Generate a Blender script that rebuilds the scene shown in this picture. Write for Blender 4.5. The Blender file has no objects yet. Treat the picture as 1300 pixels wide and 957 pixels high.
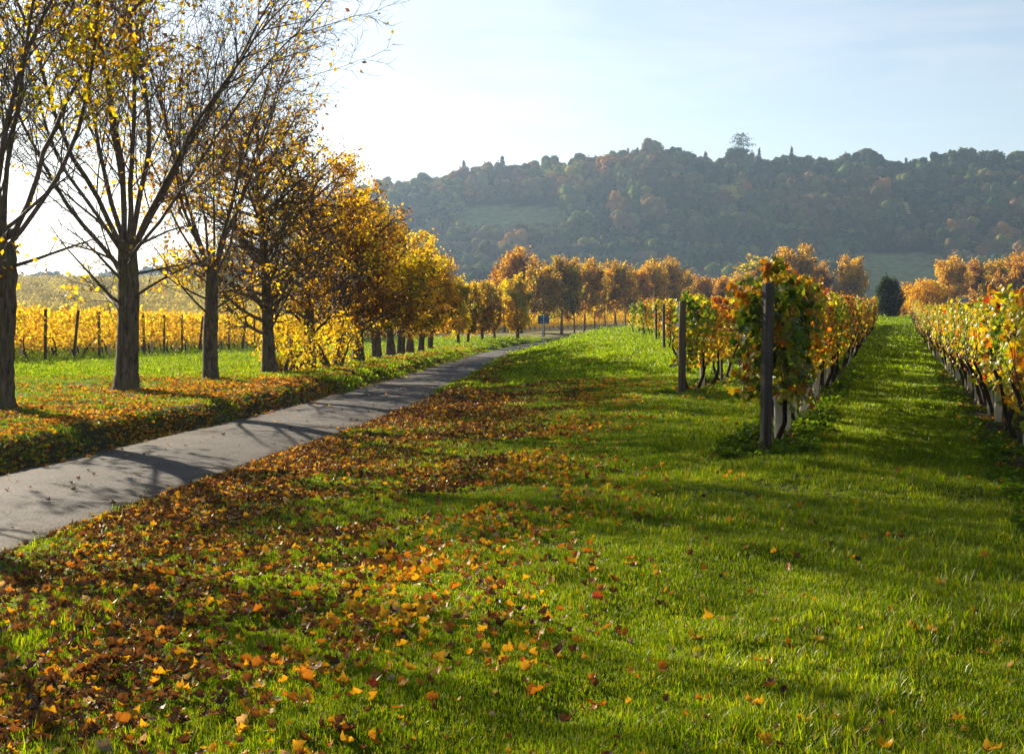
import bpy, math, random
import numpy as np
from mathutils import Vector

# ------------------------------------------------------------------ camera, sky, sun, exposure
scene = bpy.context.scene
col = scene.collection
R = math.radians
CAM_H = 1.6
cam_d = bpy.data.cameras.new('camera')
cam_d.sensor_width = 36.0
cam_d.lens = 45.0
cam_d.shift_y = -0.0342
cam_d.clip_start = 0.05
cam_d.clip_end = 6000
cam = bpy.data.objects.new('camera', cam_d)
col.objects.link(cam)
cam.location = (0, 0, CAM_H)
cam.rotation_euler = (R(90 - 1.2), 0, 0)
scene.camera = cam
F = 1625.0                      # focal length in photograph pixels

SUN_EL, SUN_AZ = R(21.0), R(-38.0)      # azimuth measured from the view axis (+Y), left is negative
world = bpy.data.worlds.new('World')
scene.world = world
world.use_nodes = True
wn, wl = world.node_tree.nodes, world.node_tree.links
wn.clear()
w_out = wn.new('ShaderNodeOutputWorld')
w_bg = wn.new('ShaderNodeBackground')
w_sky = wn.new('ShaderNodeTexSky')
w_sky.sky_type = 'NISHITA'
w_sky.sun_disc = False
w_sky.sun_elevation = SUN_EL
w_sky.sun_rotation = SUN_AZ
w_sky.altitude = 60
w_sky.air_density = 1.0
w_sky.dust_density = 0.7
w_sky.ozone_density = 1.6
w_bg.inputs['Strength'].default_value = 0.05
# thin cirrus streaks over the sky colour
w_tc = wn.new('ShaderNodeTexCoord')
w_map = wn.new('ShaderNodeMapping')
w_map.inputs['Scale'].default_value = (2.2, 2.2, 13.0)
w_map.inputs['Rotation'].default_value = (R(4), R(3), 0)
w_noise = wn.new('ShaderNodeTexNoise')
w_noise.inputs['Scale'].default_value = 1.7
w_noise.inputs['Detail'].default_value = 7
w_noise.inputs['Roughness'].default_value = 0.55
w_noise.inputs['Distortion'].default_value = 0.5
w_ramp = wn.new('ShaderNodeMapRange')
w_ramp.inputs['From Min'].default_value = 0.46
w_ramp.inputs['From Max'].default_value = 0.78
w_ramp.inputs['To Min'].default_value = 0.3
w_ramp.inputs['To Max'].default_value = 0.85
w_mix = wn.new('ShaderNodeMix')
w_mix.data_type = 'RGBA'
w_hsv = wn.new('ShaderNodeHueSaturation')
w_hsv.inputs['Saturation'].default_value = 0.35
w_hsv.inputs['Value'].default_value = 1.15
wl.new(w_tc.outputs['Generated'], w_map.inputs['Vector'])
wl.new(w_map.outputs['Vector'], w_noise.inputs['Vector'])
wl.new(w_noise.outputs['Fac'], w_ramp.inputs['Value'])
wl.new(w_sky.outputs['Color'], w_hsv.inputs['Color'])
wl.new(w_ramp.outputs['Result'], w_mix.inputs['Factor'])
wl.new(w_sky.outputs['Color'], w_mix.inputs['A'])
wl.new(w_hsv.outputs['Color'], w_mix.inputs['B'])
wl.new(w_mix.outputs['Result'], w_bg.inputs['Color'])
wl.new(w_bg.outputs['Background'], w_out.inputs['Surface'])

sun_d = bpy.data.lights.new('sun', 'SUN')
sun_d.energy = 5.0
sun_d.angle = R(0.5)
sun_d.color = (1.0, 0.86, 0.66)
sun = bpy.data.objects.new('sun', sun_d)
col.objects.link(sun)
SUN_DIR = Vector((math.sin(SUN_AZ) * math.cos(SUN_EL), math.cos(SUN_AZ) * math.cos(SUN_EL), math.sin(SUN_EL)))
sun.rotation_euler = SUN_DIR.to_track_quat('Z', 'Y').to_euler()
sun.location = (-30, 40, 30)

scene.view_settings.view_transform = 'Standard'
scene.view_settings.look = 'None'
scene.view_settings.gamma = 1.0
scene.view_settings.use_curve_mapping = False
scene.view_settings.exposure = 1.5
scene.render.engine = 'CYCLES'
cy = scene.cycles
cy.use_denoising = True
cy.max_bounces = 6
cy.diffuse_bounces = 2
cy.glossy_bounces = 2
cy.transmission_bounces = 4
cy.transparent_max_bounces = 8
cy.volume_bounces = 0
cy.sample_clamp_indirect = 4.0
cy.caustics_reflective = False
cy.caustics_refractive = False

# ------------------------------------------------------------------ helpers
def smooth(a, b, x):
    t = np.clip((np.asarray(x, float) - a) / (b - a), 0, 1)
    return t * t * (3 - 2 * t)


def vnoise(x, y, s, seed=0):
    """smooth value noise in -1..1, numpy"""
    x = np.asarray(x, float) / s + seed * 17.13
    y = np.asarray(y, float) / s + seed * 9.71
    xi, yi = np.floor(x).astype(np.int64), np.floor(y).astype(np.int64)
    fx, fy = x - xi, y - yi
    fx, fy = fx * fx * (3 - 2 * fx), fy * fy * (3 - 2 * fy)

    def h(i, j):
        n = (i * 374761393 + j * 668265263 + seed * 1442695041) & 0x7fffffff
        n = ((n ^ (n >> 13)) * 1274126177) & 0x7fffffff
        return ((n ^ (n >> 16)) & 0xffff) / 32767.5 - 1
    a = h(xi, yi) * (1 - fx) + h(xi + 1, yi) * fx
    b = h(xi, yi + 1) * (1 - fx) + h(xi + 1, yi + 1) * fx
    return a * (1 - fy) + b * fy


def mesh_np(name, verts, faces, colors=None, smooth_shade=False):
    """verts (N,3), faces (M,k) with one k"""
    verts = np.asarray(verts, np.float32)
    faces = np.asarray(faces, np.int32)
    me = bpy.data.meshes.new(name)
    me.vertices.add(len(verts))
    me.vertices.foreach_set('co', verts.ravel())
    m, k = faces.shape
    me.loops.add(m * k)
    me.loops.foreach_set('vertex_index', faces.ravel())
    me.polygons.add(m)
    me.polygons.foreach_set('loop_start', np.arange(0, m * k, k, dtype=np.int32))
    me.polygons.foreach_set('loop_total', np.full(m, k, np.int32))
    if smooth_shade:
        me.polygons.foreach_set('use_smooth', np.ones(m, bool))
    me.update(calc_edges=True)
    if colors is not None:
        at = me.color_attributes.new('Col', 'FLOAT_COLOR', 'POINT')
        c4 = np.ones((len(verts), 4), np.float32)
        c4[:, :3] = colors
        at.data.foreach_set('color', c4.ravel())
    return me


def link(name, me, parent=None, loc=None, mat=None):
    o = bpy.data.objects.new(name, me)
    col.objects.link(o)
    if parent is not None:
        o.parent = parent
    if loc is not None:
        o.location = loc
    if mat is not None and not me.materials:
        me.materials.append(mat)
    return o


def tag(o, label=None, cat=None, group=None, kind=None):
    if label:
        o['label'] = label
    if cat:
        o['category'] = cat
    if group:
        o['group'] = group
    if kind:
        o['kind'] = kind
    return o


def empty(name, loc, rz=0.0, s=1.0):
    o = bpy.data.objects.new(name, None)
    col.objects.link(o)
    o.location = loc
    o.rotation_euler = (0, 0, rz)
    o.scale = (s, s, s)
    o.empty_display_size = 0.2
    return o


class Tubes:
    """collects tapered tubes as one quad mesh"""
    def __init__(self):
        self.v, self.f, self.n = [], [], 0

    def add(self, pts, radii, sides=5, cap=False):
        pts = np.asarray(pts, float)
        radii = np.asarray(radii, float)
        d = np.gradient(pts, axis=0)
        d /= np.linalg.norm(d, axis=1, keepdims=True) + 1e-9
        ref = np.array([0.0, 0, 1.0]) if abs(d[0][2]) < 0.9 else np.array([1.0, 0, 0])
        u = np.cross(d, ref)
        u /= np.linalg.norm(u, axis=1, keepdims=True) + 1e-9
        w = np.cross(d, u)
        a = np.arange(sides) * 2 * math.pi / sides
        ring = (u[:, None, :] * np.cos(a)[None, :, None] + w[:, None, :] * np.sin(a)[None, :, None]) * radii[:, None, None]
        v = (pts[:, None, :] + ring).reshape(-1, 3)
        k = len(pts)
        i = np.arange(k - 1)[:, None] * sides
        j = np.arange(sides)[None, :]
        jn = (j + 1) % sides
        f = np.stack([i + j, i + jn, i + sides + jn, i + sides + j], -1).reshape(-1, 4) + self.n
        self.v.append(v)
        self.f.append(f)
        self.n += len(v)
        if cap:
            c = len(v)
            self.v.append(pts[-1:])
            top = self.n - sides
            ff = np.stack([top + j[0], top + jn[0], np.full(sides, self.n), np.full(sides, self.n)], -1)
            ff = np.array([[top + q, top + (q + 1) % sides, top + (q + 2) % sides, self.n] for q in range(0, sides - 1, 2)])
            self.f.append(ff)
            self.n += 1

    def mesh(self, name):
        return mesh_np(name, np.concatenate(self.v), np.concatenate(self.f), None, True)


def box_mesh(name, sx, sy, z0, z1, bevel=0.006, top=None):
    """four-sided post with chamfered edges, slightly uneven top"""
    b = bevel
    prof = [(-sx + b, -sy), (sx - b, -sy), (sx, -sy + b), (sx, sy - b), (sx - b, sy), (-sx + b, sy), (-sx, sy - b), (-sx, -sy + b)]
    lv = [(z0, 1.0), (z0 + (z1 - z0) * 0.5, 1.0), (z1 - b, 1.0), (z1, 0.9)]
    vs, fs = [], []
    for z, s in lv:
        for (x, y) in prof:
            vs.append((x * s, y * s, z + (0.012 * x / sx if z > z1 - 0.02 else 0)))
    n = 8
    for k in range(len(lv) - 1):
        for j in range(n):
            fs.append((k * n + j, k * n + (j + 1) % n, (k + 1) * n + (j + 1) % n, (k + 1) * n + j))
    me = bpy.data.meshes.new(name)
    fs.append(tuple(range((len(lv) - 1) * n, len(lv) * n)))
    fs.append(tuple(reversed(range(n))))
    me.from_pydata(vs, [], fs)
    me.update()
    return me


def rand_frames(rng, n, up_bias=0.0, out=None, out_w=0.0):
    """random orthonormal frames (x along the leaf, z its normal)"""
    nz = rng.normal(size=(n, 3))
    nz /= np.linalg.norm(nz, axis=1, keepdims=True)
    nz[:, 2] += up_bias
    if out is not None:
        nz += out * out_w
    nz /= np.linalg.norm(nz, axis=1, keepdims=True) + 1e-9
    t = rng.normal(size=(n, 3))
    x = np.cross(t, nz)
    x /= np.linalg.norm(x, axis=1, keepdims=True) + 1e-9
    y = np.cross(nz, x)
    return x, y, nz


# leaf templates: (verts, faces)
OVAL = (np.array([(0, 0, 0), (0.45, 0.33, 0.10), (1, 0, -0.05), (0.45, -0.33, 0.10)], float), np.array([(0, 2, 1), (0, 3, 2)]))
_pal = [(0, 0), (0.02, 0.26), (0.20, 0.50), (0.42, 0.36), (0.72, 0.46), (0.66, 0.18), (1.0, 0.0)]
_outl = [(x, y) for x, y in _pal[1:-1]] + [(1.0, 0.0)] + [(x, -y) for x, y in reversed(_pal[1:-1])] + [(0.12, 0.0)]
PALM = (np.array([(0.40, 0, 0.05)] + [(x, y, -0.10 * abs(y) * 2 - 0.12 * (x - 0.4) ** 2) for x, y in _outl], float),
        np.array([(0, i, i + 1) for i in range(1, len(_outl))] + [(0, len(_outl), 1)]))


def leaf_mesh(name, rng, pos, size, colors, template, up_bias=0.2, out=None, out_w=0.0, droop=0.0):
    tv, tf = template
    n = len(pos)
    x, y, z = rand_frames(rng, n, up_bias, out, out_w)
    if droop:
        x = x + np.array([0, 0, -droop])
        x -= z * np.sum(x * z, 1, keepdims=True)
        x /= np.linalg.norm(x, axis=1, keepdims=True) + 1e-9
        y = np.cross(z, x)
    s = size[:, None, None]
    v = pos[:, None, :] + s * (tv[None, :, 0:1] * x[:, None, :] + tv[None, :, 1:2] * y[:, None, :] + tv[None, :, 2:3] * z[:, None, :])
    f = tf[None] + (np.arange(n) * len(tv))[:, None, None]
    c = np.repeat(colors, len(tv), axis=0)
    return mesh_np(name, v.reshape(-1, 3), f.reshape(-1, tf.shape[1]), c)


def palette(rng, n, cols, weights, jit=0.25, keys=None):
    w = np.asarray(weights, float)
    idx = rng.choice(len(cols), n, p=w / w.sum()) if keys is None else keys
    c = np.asarray(cols, float)[idx]
    j = 1 + jit * rng.uniform(-1, 1, (n, 1))
    return np.clip(c * j * (1 + 0.08 * rng.uniform(-1, 1, (n, 3))), 0.002, 0.9)


# ------------------------------------------------------------------ materials
def new_mat(name):
    m = bpy.data.materials.new(name)
    m.use_nodes = True
    nt = m.node_tree
    nt.nodes.clear()
    out = nt.nodes.new('ShaderNodeOutputMaterial')
    return m, nt.nodes, nt.links, out


def leaf_mat(name, trans=0.55, gloss=0.05, rough=0.4, tint=(1.25, 1.1, 0.6), gain=1.0, vary=0.2):
    """thin leaf: diffuse and translucent, colour from the leaf's own colour attribute"""
    m, n, l, out = new_mat(name)
    at = n.new('ShaderNodeAttribute')
    at.attribute_name = 'Col'
    oi = n.new('ShaderNodeObjectInfo')
    hsv = n.new('ShaderNodeHueSaturation')
    mr = n.new('ShaderNodeMapRange')
    mr.inputs['To Min'].default_value = (1 - vary) * gain
    mr.inputs['To Max'].default_value = (1 + vary) * gain
    l.new(oi.outputs['Random'], mr.inputs['Value'])
    l.new(mr.outputs['Result'], hsv.inputs['Value'])
    l.new(at.outputs['Color'], hsv.inputs['Color'])
    mul = n.new('ShaderNodeMix')
    mul.data_type = 'RGBA'
    mul.blend_type = 'MULTIPLY'
    mul.inputs['Factor'].default_value = 1
    mul.inputs['B'].default_value = (*tint, 1)
    l.new(hsv.outputs['Color'], mul.inputs['A'])
    d = n.new('ShaderNodeBsdfDiffuse')
    t = n.new('ShaderNodeBsdfTranslucent')
    g = n.new('ShaderNodeBsdfGlossy')
    g.inputs['Roughness'].default_value = rough
    g.inputs['Color'].default_value = (0.9, 0.9, 0.85, 1)
    l.new(hsv.outputs['Color'], d.inputs['Color'])
    l.new(mul.outputs['Result'], t.inputs['Color'])
    mx = n.new('ShaderNodeMixShader')
    mx.inputs['Fac'].default_value = trans
    l.new(d.outputs['BSDF'], mx.inputs[1])
    l.new(t.outputs['BSDF'], mx.inputs[2])
    m2 = n.new('ShaderNodeMixShader')
    fr = n.new('ShaderNodeLayerWeight')
    fr.inputs['Blend'].default_value = 0.25
    mm = n.new('ShaderNodeMath')
    mm.operation = 'MULTIPLY_ADD'
    mm.inputs[1].default_value = gloss * 3
    mm.inputs[2].default_value = gloss
    l.new(fr.outputs['Fresnel'], mm.inputs[0])
    l.new(mm.outputs['Value'], m2.inputs['Fac'])
    l.new(mx.outputs['Shader'], m2.inputs[1])
    l.new(g.outputs['BSDF'], m2.inputs[2])
    l.new(m2.outputs['Shader'], out.inputs['Surface'])
    return m


def rough_mat(name, c1, c2, scale=20.0, rough=0.85, bump=0.3, stretch=(1, 1, 1), dist=0.01, c3=None, scale3=2.0, spec=0.3, lo=0.32):
    m, n, l, out = new_mat(name)
    tc = n.new('ShaderNodeTexCoord')
    mp = n.new('ShaderNodeMapping')
    mp.inputs['Scale'].default_value = stretch
    l.new(tc.outputs['Object'], mp.inputs['Vector'])
    ns = n.new('ShaderNodeTexNoise')
    ns.inputs['Scale'].default_value = scale
    ns.inputs['Detail'].default_value = 6
    ns.inputs['Roughness'].default_value = 0.65
    l.new(mp.outputs['Vector'], ns.inputs['Vector'])
    rp = n.new('ShaderNodeValToRGB')
    rp.color_ramp.elements[0].color = (*c1, 1)
    rp.color_ramp.elements[1].color = (*c2, 1)
    rp.color_ramp.elements[0].position = lo
    rp.color_ramp.elements[1].position = 1 - lo
    l.new(ns.outputs['Fac'], rp.inputs['Fac'])
    colr = rp.outputs['Color']
    if c3 is not None:
        n3 = n.new('ShaderNodeTexNoise')
        n3.inputs['Scale'].default_value = scale3
        n3.inputs['Detail'].default_value = 4
        l.new(tc.outputs['Object'], n3.inputs['Vector'])
        mr = n.new('ShaderNodeMapRange')
        mr.inputs['From Min'].default_value = 0.45
        mr.inputs['From Max'].default_value = 0.7
        l.new(n3.outputs['Fac'], mr.inputs['Value'])
        mx = n.new('ShaderNodeMix')
        mx.data_type = 'RGBA'
        mx.inputs['B'].default_value = (*c3, 1)
        l.new(mr.outputs['Result'], mx.inputs['Factor'])
        l.new(colr, mx.inputs['A'])
        colr = mx.outputs['Result']
    p = n.new('ShaderNodeBsdfPrincipled')
    p.inputs['Roughness'].default_value = rough
    p.inputs['Specular IOR Level'].default_value = spec
    l.new(colr, p.inputs['Base Color'])
    b = n.new('ShaderNodeBump')
    b.inputs['Strength'].default_value = bump
    b.inputs['Distance'].default_value = dist
    l.new(ns.outputs['Fac'], b.inputs['Height'])
    l.new(b.outputs['Normal'], p.inputs['Normal'])
    l.new(p.outputs['BSDF'], out.inputs['Surface'])
    return m


def bark_mat():
    m, n, l, out = new_mat('bark')
    tc = n.new('ShaderNodeTexCoord')
    mp = n.new('ShaderNodeMapping')
    mp.inputs['Scale'].default_value = (1, 1, 0.16)
    l.new(tc.outputs['Object'], mp.inputs['Vector'])
    ns = n.new('ShaderNodeTexNoise')
    ns.inputs['Scale'].default_value = 20
    ns.inputs['Detail'].default_value = 8
    ns.inputs['Roughness'].default_value = 0.7
    ns.inputs['Distortion'].default_value = 0.8
    l.new(mp.outputs['Vector'], ns.inputs['Vector'])
    rp = n.new('ShaderNodeValToRGB')
    e = rp.color_ramp.elements
    e[0].position, e[0].color = 0.38, (0.022, 0.016, 0.011, 1)
    e[1].position, e[1].color = 0.62, (0.23, 0.165, 0.105, 1)
    l.new(ns.outputs['Fac'], rp.inputs['Fac'])
    n3 = n.new('ShaderNodeTexNoise')
    n3.inputs['Scale'].default_value = 2.2
    n3.inputs['Detail'].default_value = 6
    l.new(tc.outputs['Object'], n3.inputs['Vector'])
    mr = n.new('ShaderNodeMapRange')
    mr.inputs['From Min'].default_value = 0.48
    mr.inputs['From Max'].default_value = 0.62
    mr.inputs['To Max'].default_value = 0.6
    l.new(n3.outputs['Fac'], mr.inputs['Value'])
    mx = n.new('ShaderNodeMix')
    mx.data_type = 'RGBA'
    mx.inputs['B'].default_value = (0.12, 0.115, 0.045, 1)
    l.new(mr.outputs['Result'], mx.inputs['Factor'])
    l.new(rp.outputs['Color'], mx.inputs['A'])
    p = n.new('ShaderNodeBsdfPrincipled')
    p.inputs['Roughness'].default_value = 0.9
    p.inputs['Specular IOR Level'].default_value = 0.2
    l.new(mx.outputs['Result'], p.inputs['Base Color'])
    b = n.new('ShaderNodeBump')
    b.inputs['Strength'].default_value = 1.0
    b.inputs['Distance'].default_value = 0.05
    l.new(ns.outputs['Fac'], b.inputs['Height'])
    l.new(b.outputs['Normal'], p.inputs['Normal'])
    l.new(p.outputs['BSDF'], out.inputs['Surface'])
    return m


M_BARK = bark_mat()
M_TWIG = rough_mat('twig_bark', (0.06, 0.042, 0.032), (0.18, 0.13, 0.09), 14, 0.8, 0.4, (1, 1, 0.5), 0.01, None, 1, 0.3)
M_POST_DARK = rough_mat('dark_weathered_wood', (0.020, 0.015, 0.012), (0.115, 0.088, 0.066), 26, 0.85, 0.7, (1, 1, 0.06), 0.008, (0.10, 0.09, 0.075), 3, 0.25)
M_POST_BROWN = rough_mat('brown_weathered_wood', (0.065, 0.042, 0.024), (0.19, 0.13, 0.08), 26, 0.85, 0.7, (1, 1, 0.06), 0.008, (0.11, 0.10, 0.07), 4, 0.25)
M_STEM = rough_mat('vine_bark', (0.018, 0.013, 0.010), (0.07, 0.05, 0.036), 30, 0.95, 0.9, (1, 1, 0.3), 0.01, None, 1, 0.15)
def asphalt_mat():
    m, n, l, out = new_mat('worn_asphalt')
    tc = n.new('ShaderNodeTexCoord')
    at = n.new('ShaderNodeAttribute')
    at.attribute_name = 'Col'

    def noise(scale, detail=5, rough=0.6):
        q = n.new('ShaderNodeTexNoise')
        q.inputs['Scale'].default_value = scale
        q.inputs['Detail'].default_value = detail
        q.inputs['Roughness'].default_value = rough
        l.new(tc.outputs['Object'], q.inputs['Vector'])
        return q.outputs['Fac']

    def rng_(sock, a, b, c, d):
        q = n.new('ShaderNodeMapRange')
        for k_, v_ in zip(('From Min', 'From Max', 'To Min', 'To Max'), (a, b, c, d)):
            q.inputs[k_].default_value = v_
        l.new(sock, q.inputs['Value'])
        return q.outputs['Result']

    def mulm(a, b):
        q = n.new('ShaderNodeMath')
        q.operation = 'MULTIPLY'
        l.new(a, q.inputs[0])
        l.new(b, q.inputs[1])
        return q.outputs['Value']
    grit = noise(34, 4, 0.75)
    val = mulm(mulm(rng_(grit, 0.38, 0.62, 0.45, 1.65), rng_(noise(1.1), 0.35, 0.65, 0.72, 1.25)), rng_(noise(0.33, 3), 0.4, 0.6, 0.85, 1.15))
    vo = n.new('ShaderNodeTexVoronoi')
    vo.feature = 'DISTANCE_TO_EDGE'
    vo.inputs['Scale'].default_value = 0.55
    wv = n.new('ShaderNodeMix')
    wv.data_type = 'VECTOR'
    wv.inputs['Factor'].default_value = 0.25
    nz = n.new('ShaderNodeTexNoise')
    nz.inputs['Scale'].default_value = 2.5
    l.new(tc.outputs['Object'], nz.inputs['Vector'])
    l.new(tc.outputs['Object'], wv.inputs['A'])
    l.new(nz.outputs['Color'], wv.inputs['B'])
    l.new(wv.outputs['Result'], vo.inputs['Vector'])
    val = mulm(val, rng_(vo.outputs['Distance'], 0.0, 0.012, 0.45, 1.0))
    hs = n.new('ShaderNodeHueSaturation')
    l.new(at.outputs['Color'], hs.inputs['Color'])
    l.new(val, hs.inputs['Value'])
    p = n.new('ShaderNodeBsdfPrincipled')
    p.inputs['Roughness'].default_value = 0.8
    p.inputs['Specular IOR Level'].default_value = 0.15
    l.new(hs.outputs['Color'], p.inputs['Base Color'])
    b = n.new('ShaderNodeBump')
    b.inputs['Strength'].default_value = 1.0
    b.inputs['Distance'].default_value = 0.02
    l.new(grit, b.inputs['Height'])
    l.new(b.outputs['Normal'], p.inputs['Normal'])
    l.new(p.outputs['BSDF'], out.inputs['Surface'])
    return m


M_ASPHALT = asphalt_mat()
M_METAL = rough_mat('galvanised_steel', (0.33, 0.35, 0.37), (0.44, 0.46, 0.48), 30, 0.45, 0.1, (1, 1, 1), 0.002)
M_SIGN = rough_mat('blue_sign_paint', (0.03, 0.085, 0.16), (0.045, 0.11, 0.19), 12, 0.5, 0.05, (1, 1, 1), 0.002)
M_SIGN_RIM = rough_mat('grey_sign_rim', (0.20, 0.22, 0.24), (0.28, 0.30, 0.32), 12, 0.5, 0.05, (1, 1, 1), 0.002)

M_LEAF = leaf_mat('autumn_leaf', 0.68, 0.015, 0.45, (1.45, 1.28, 0.35))
M_VINE = leaf_mat('vine_leaf', 0.6, 0.014, 0.42, (1.4, 1.2, 0.45))
M_GRASS = leaf_mat('grass_blade', 0.6, 0.009, 0.42, (1.45, 1.40, 0.22))
M_LITTER = leaf_mat('fallen_leaf', 0.42, 0.011, 0.45, (1.25, 1.0, 0.5))
M_FAR = leaf_mat('distant_foliage', 0.25, 0.0, 0.6, (1.2, 1.05, 0.6), 1.0, 0.55)

# grow-tube plastic: pale, lets a little light through
M_TUBE, _n, _l, _o = new_mat('pale_plastic_tube')
_d = _n.new('ShaderNodeBsdfDiffuse')
_t = _n.new('ShaderNodeBsdfTranslucent')
_x = _n.new('ShaderNodeMixShader')
_x.inputs['Fac'].default_value = 0.35
_ns = _n.new('ShaderNodeTexNoise')
_ns.inputs['Scale'].default_value = 9
_tc = _n.new('ShaderNodeTexCoord')
_rp = _n.new('ShaderNodeValToRGB')
_rp.color_ramp.elements[0].color = (0.52, 0.47, 0.35, 1)
_rp.color_ramp.elements[1].color = (0.82, 0.78, 0.66, 1)
_l.new(_tc.outputs['Object'], _ns.inputs['Vector'])
_l.new(_ns.outputs['Fac'], _rp.inputs['Fac'])
for _q in (_d, _t):
    _l.new(_rp.outputs['Color'], _q.inputs['Color'])
_l.new(_d.outputs['BSDF'], _x.inputs[1])
_l.new(_t.outputs['BSDF'], _x.inputs[2])
_l.new(_x.outputs['Shader'], _o.inputs['Surface'])

# ground: colour from what grows or lies there (vertex attribute), broken up by noise
M_GROUND, _n, _l, _o = new_mat('turf_and_soil')
_at = _n.new('ShaderNodeAttribute')
_at.attribute_name = 'Col'
_tc = _n.new('ShaderNodeTexCoord')
_n1 = _n.new('ShaderNodeTexNoise')
_n1.inputs['Scale'].default_value = 9
_n1.inputs['Detail'].default_value = 8
_n1.inputs['Roughness'].default_value = 0.7
_l.new(_tc.outputs['Object'], _n1.inputs['Vector'])
_n2 = _n.new('ShaderNodeTexNoise')
_n2.inputs['Scale'].default_value = 0.25
_n2.inputs['Detail'].default_value = 5
_l.new(_tc.outputs['Object'], _n2.inputs['Vector'])
_ad = _n.new('ShaderNodeMath')
_l.new(_n1.outputs['Fac'], _ad.inputs[0])
_l.new(_n2.outputs['Fac'], _ad.inputs[1])
_mr = _n.new('ShaderNodeMapRange')
_mr.inputs['From Min'].default_value = 0.6
_mr.inputs['From Max'].default_value = 1.4
_mr.inputs['To Min'].default_value = 0.45
_mr.inputs['To Max'].default_value = 1.5
_l.new(_ad.outputs['Value'], _mr.inputs['Value'])
_hs = _n.new('ShaderNodeHueSaturation')
_l.new(_at.outputs['Color'], _hs.inputs['Color'])
_l.new(_mr.outputs['Result'], _hs.inputs['Value'])
_p = _n.new('ShaderNodeBsdfPrincipled')
_p.inputs['Roughness'].default_value = 0.95
_p.inputs['Specular IOR Level'].default_value = 0.1
_l.new(_hs.outputs['Color'], _p.inputs['Base Color'])
_b = _n.new('ShaderNodeBump')
_b.inputs['Strength'].default_value = 0.8
_b.inputs['Distance'].default_value = 0.05
_l.new(_n1.outputs['Fac'], _b.inputs['Height'])
_l.new(_b.outputs['Normal'], _p.inputs['Normal'])
_l.new(_p.outputs['BSDF'], _o.inputs['Surface'])

# ------------------------------------------------------------------ the lie of the land
# road centre line (x, y, z)
_rc = np.array([(-9.6, -22, -0.34), (-8.2, -10, -0.36), (-7.0, 0, -0.38), (-5.8, 10, -0.40), (-5.05, 16, -0.40), (-4.4, 21, -0.40), (-3.65, 28, -0.43),
                (-2.75, 46, -0.60), (-1.7, 78, -1.0), (-0.9, 92, -1.10), (0.6, 106, -1.12), (3.1, 123, -1.12), (8.3, 143, -1.15), (17, 164, -0.9), (34, 190, -0.5), (60, 220, -0.2), (95, 250, 0.0)])
_t = np.concatenate([[0], np.cumsum(np.linalg.norm(np.diff(_rc[:, :2], axis=0), axis=1))])


def catmull(P, n_per=14):
    out = []
    Q = np.vstack([2 * P[0] - P[1], P, 2 * P[-1] - P[-2]])
    for i in range(1, len(Q) - 2):
        p0, p1, p2, p3 = Q[i - 1], Q[i], Q[i + 1], Q[i + 2]
        for s in np.linspace(0, 1, n_per, endpoint=False):
            out.append(0.5 * ((2 * p1) + (-p0 + p2) * s + (2 * p0 - 5 * p1 + 4 * p2 - p3) * s * s + (-p0 + 3 * p1 - 3 * p2 + p3) * s ** 3))
    out.append(P[-1])
    return np.array(out)


ROAD = catmull(_rc)
_rd = np.gradient(ROAD[:, :2], axis=0)
_rd /= np.linalg.norm(_rd, axis=1, keepdims=True)
ROAD_N = np.stack([_rd[:, 1], -_rd[:, 0]], 1)        # to the right of travel
ROAD_HALF = 1.27
ROAD_EXTRA = 0.12


def road_dist(x, y):
    """signed distance to the road centre line (right positive) and the road level there"""
    x = np.asarray(x, float).ravel()
    y = np.asarray(y, float).ravel()
    best = np.full(len(x), 1e9)
    sd = np.zeros(len(x))
    zr = np.zeros(len(x))
    for i in range(len(ROAD) - 1):
        ax, ay = ROAD[i, 0], ROAD[i, 1]
        bx, by = ROAD[i + 1, 0] - ax, ROAD[i + 1, 1] - ay
        L2 = bx * bx + by * by
        t = np.clip(((x - ax) * bx + (y - ay) * by) / L2, 0, 1)
        dx, dy = x - ax - t * bx, y - ay - t * by
        d = np.hypot(dx, dy)
        m = d < best
        best[m] = d[m]
        sd[m] = (np.sign(bx * -dy + by * dx) * d)[m]
        zr[m] = (ROAD[i, 2] + t * (ROAD[i + 1, 2] - ROAD[i, 2]))[m]
    sd = np.sign(sd) * np.maximum(np.abs(sd) - ROAD_EXTRA, 0)
    return sd, zr


ROW_K, ROW_X0 = 0.2985, -1.46        # vine row A: x = ROW_X0 + ROW_K * y
SKY_PX = np.array([-1500, -600, -100, 150, 300, 400, 455, 500, 560, 620, 700, 760, 800, 830, 870, 900, 940, 980, 1050, 1100, 1150, 1200, 1300, 1500, 1900, 2600])
SKY_V = np.array([352, 352, 350, 343, 312, 264, 240, 230, 222, 213, 207, 203, 194, 188, 193, 201, 194, 203, 205, 203, 207, 204, 200, 196, 190, 190])


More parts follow.
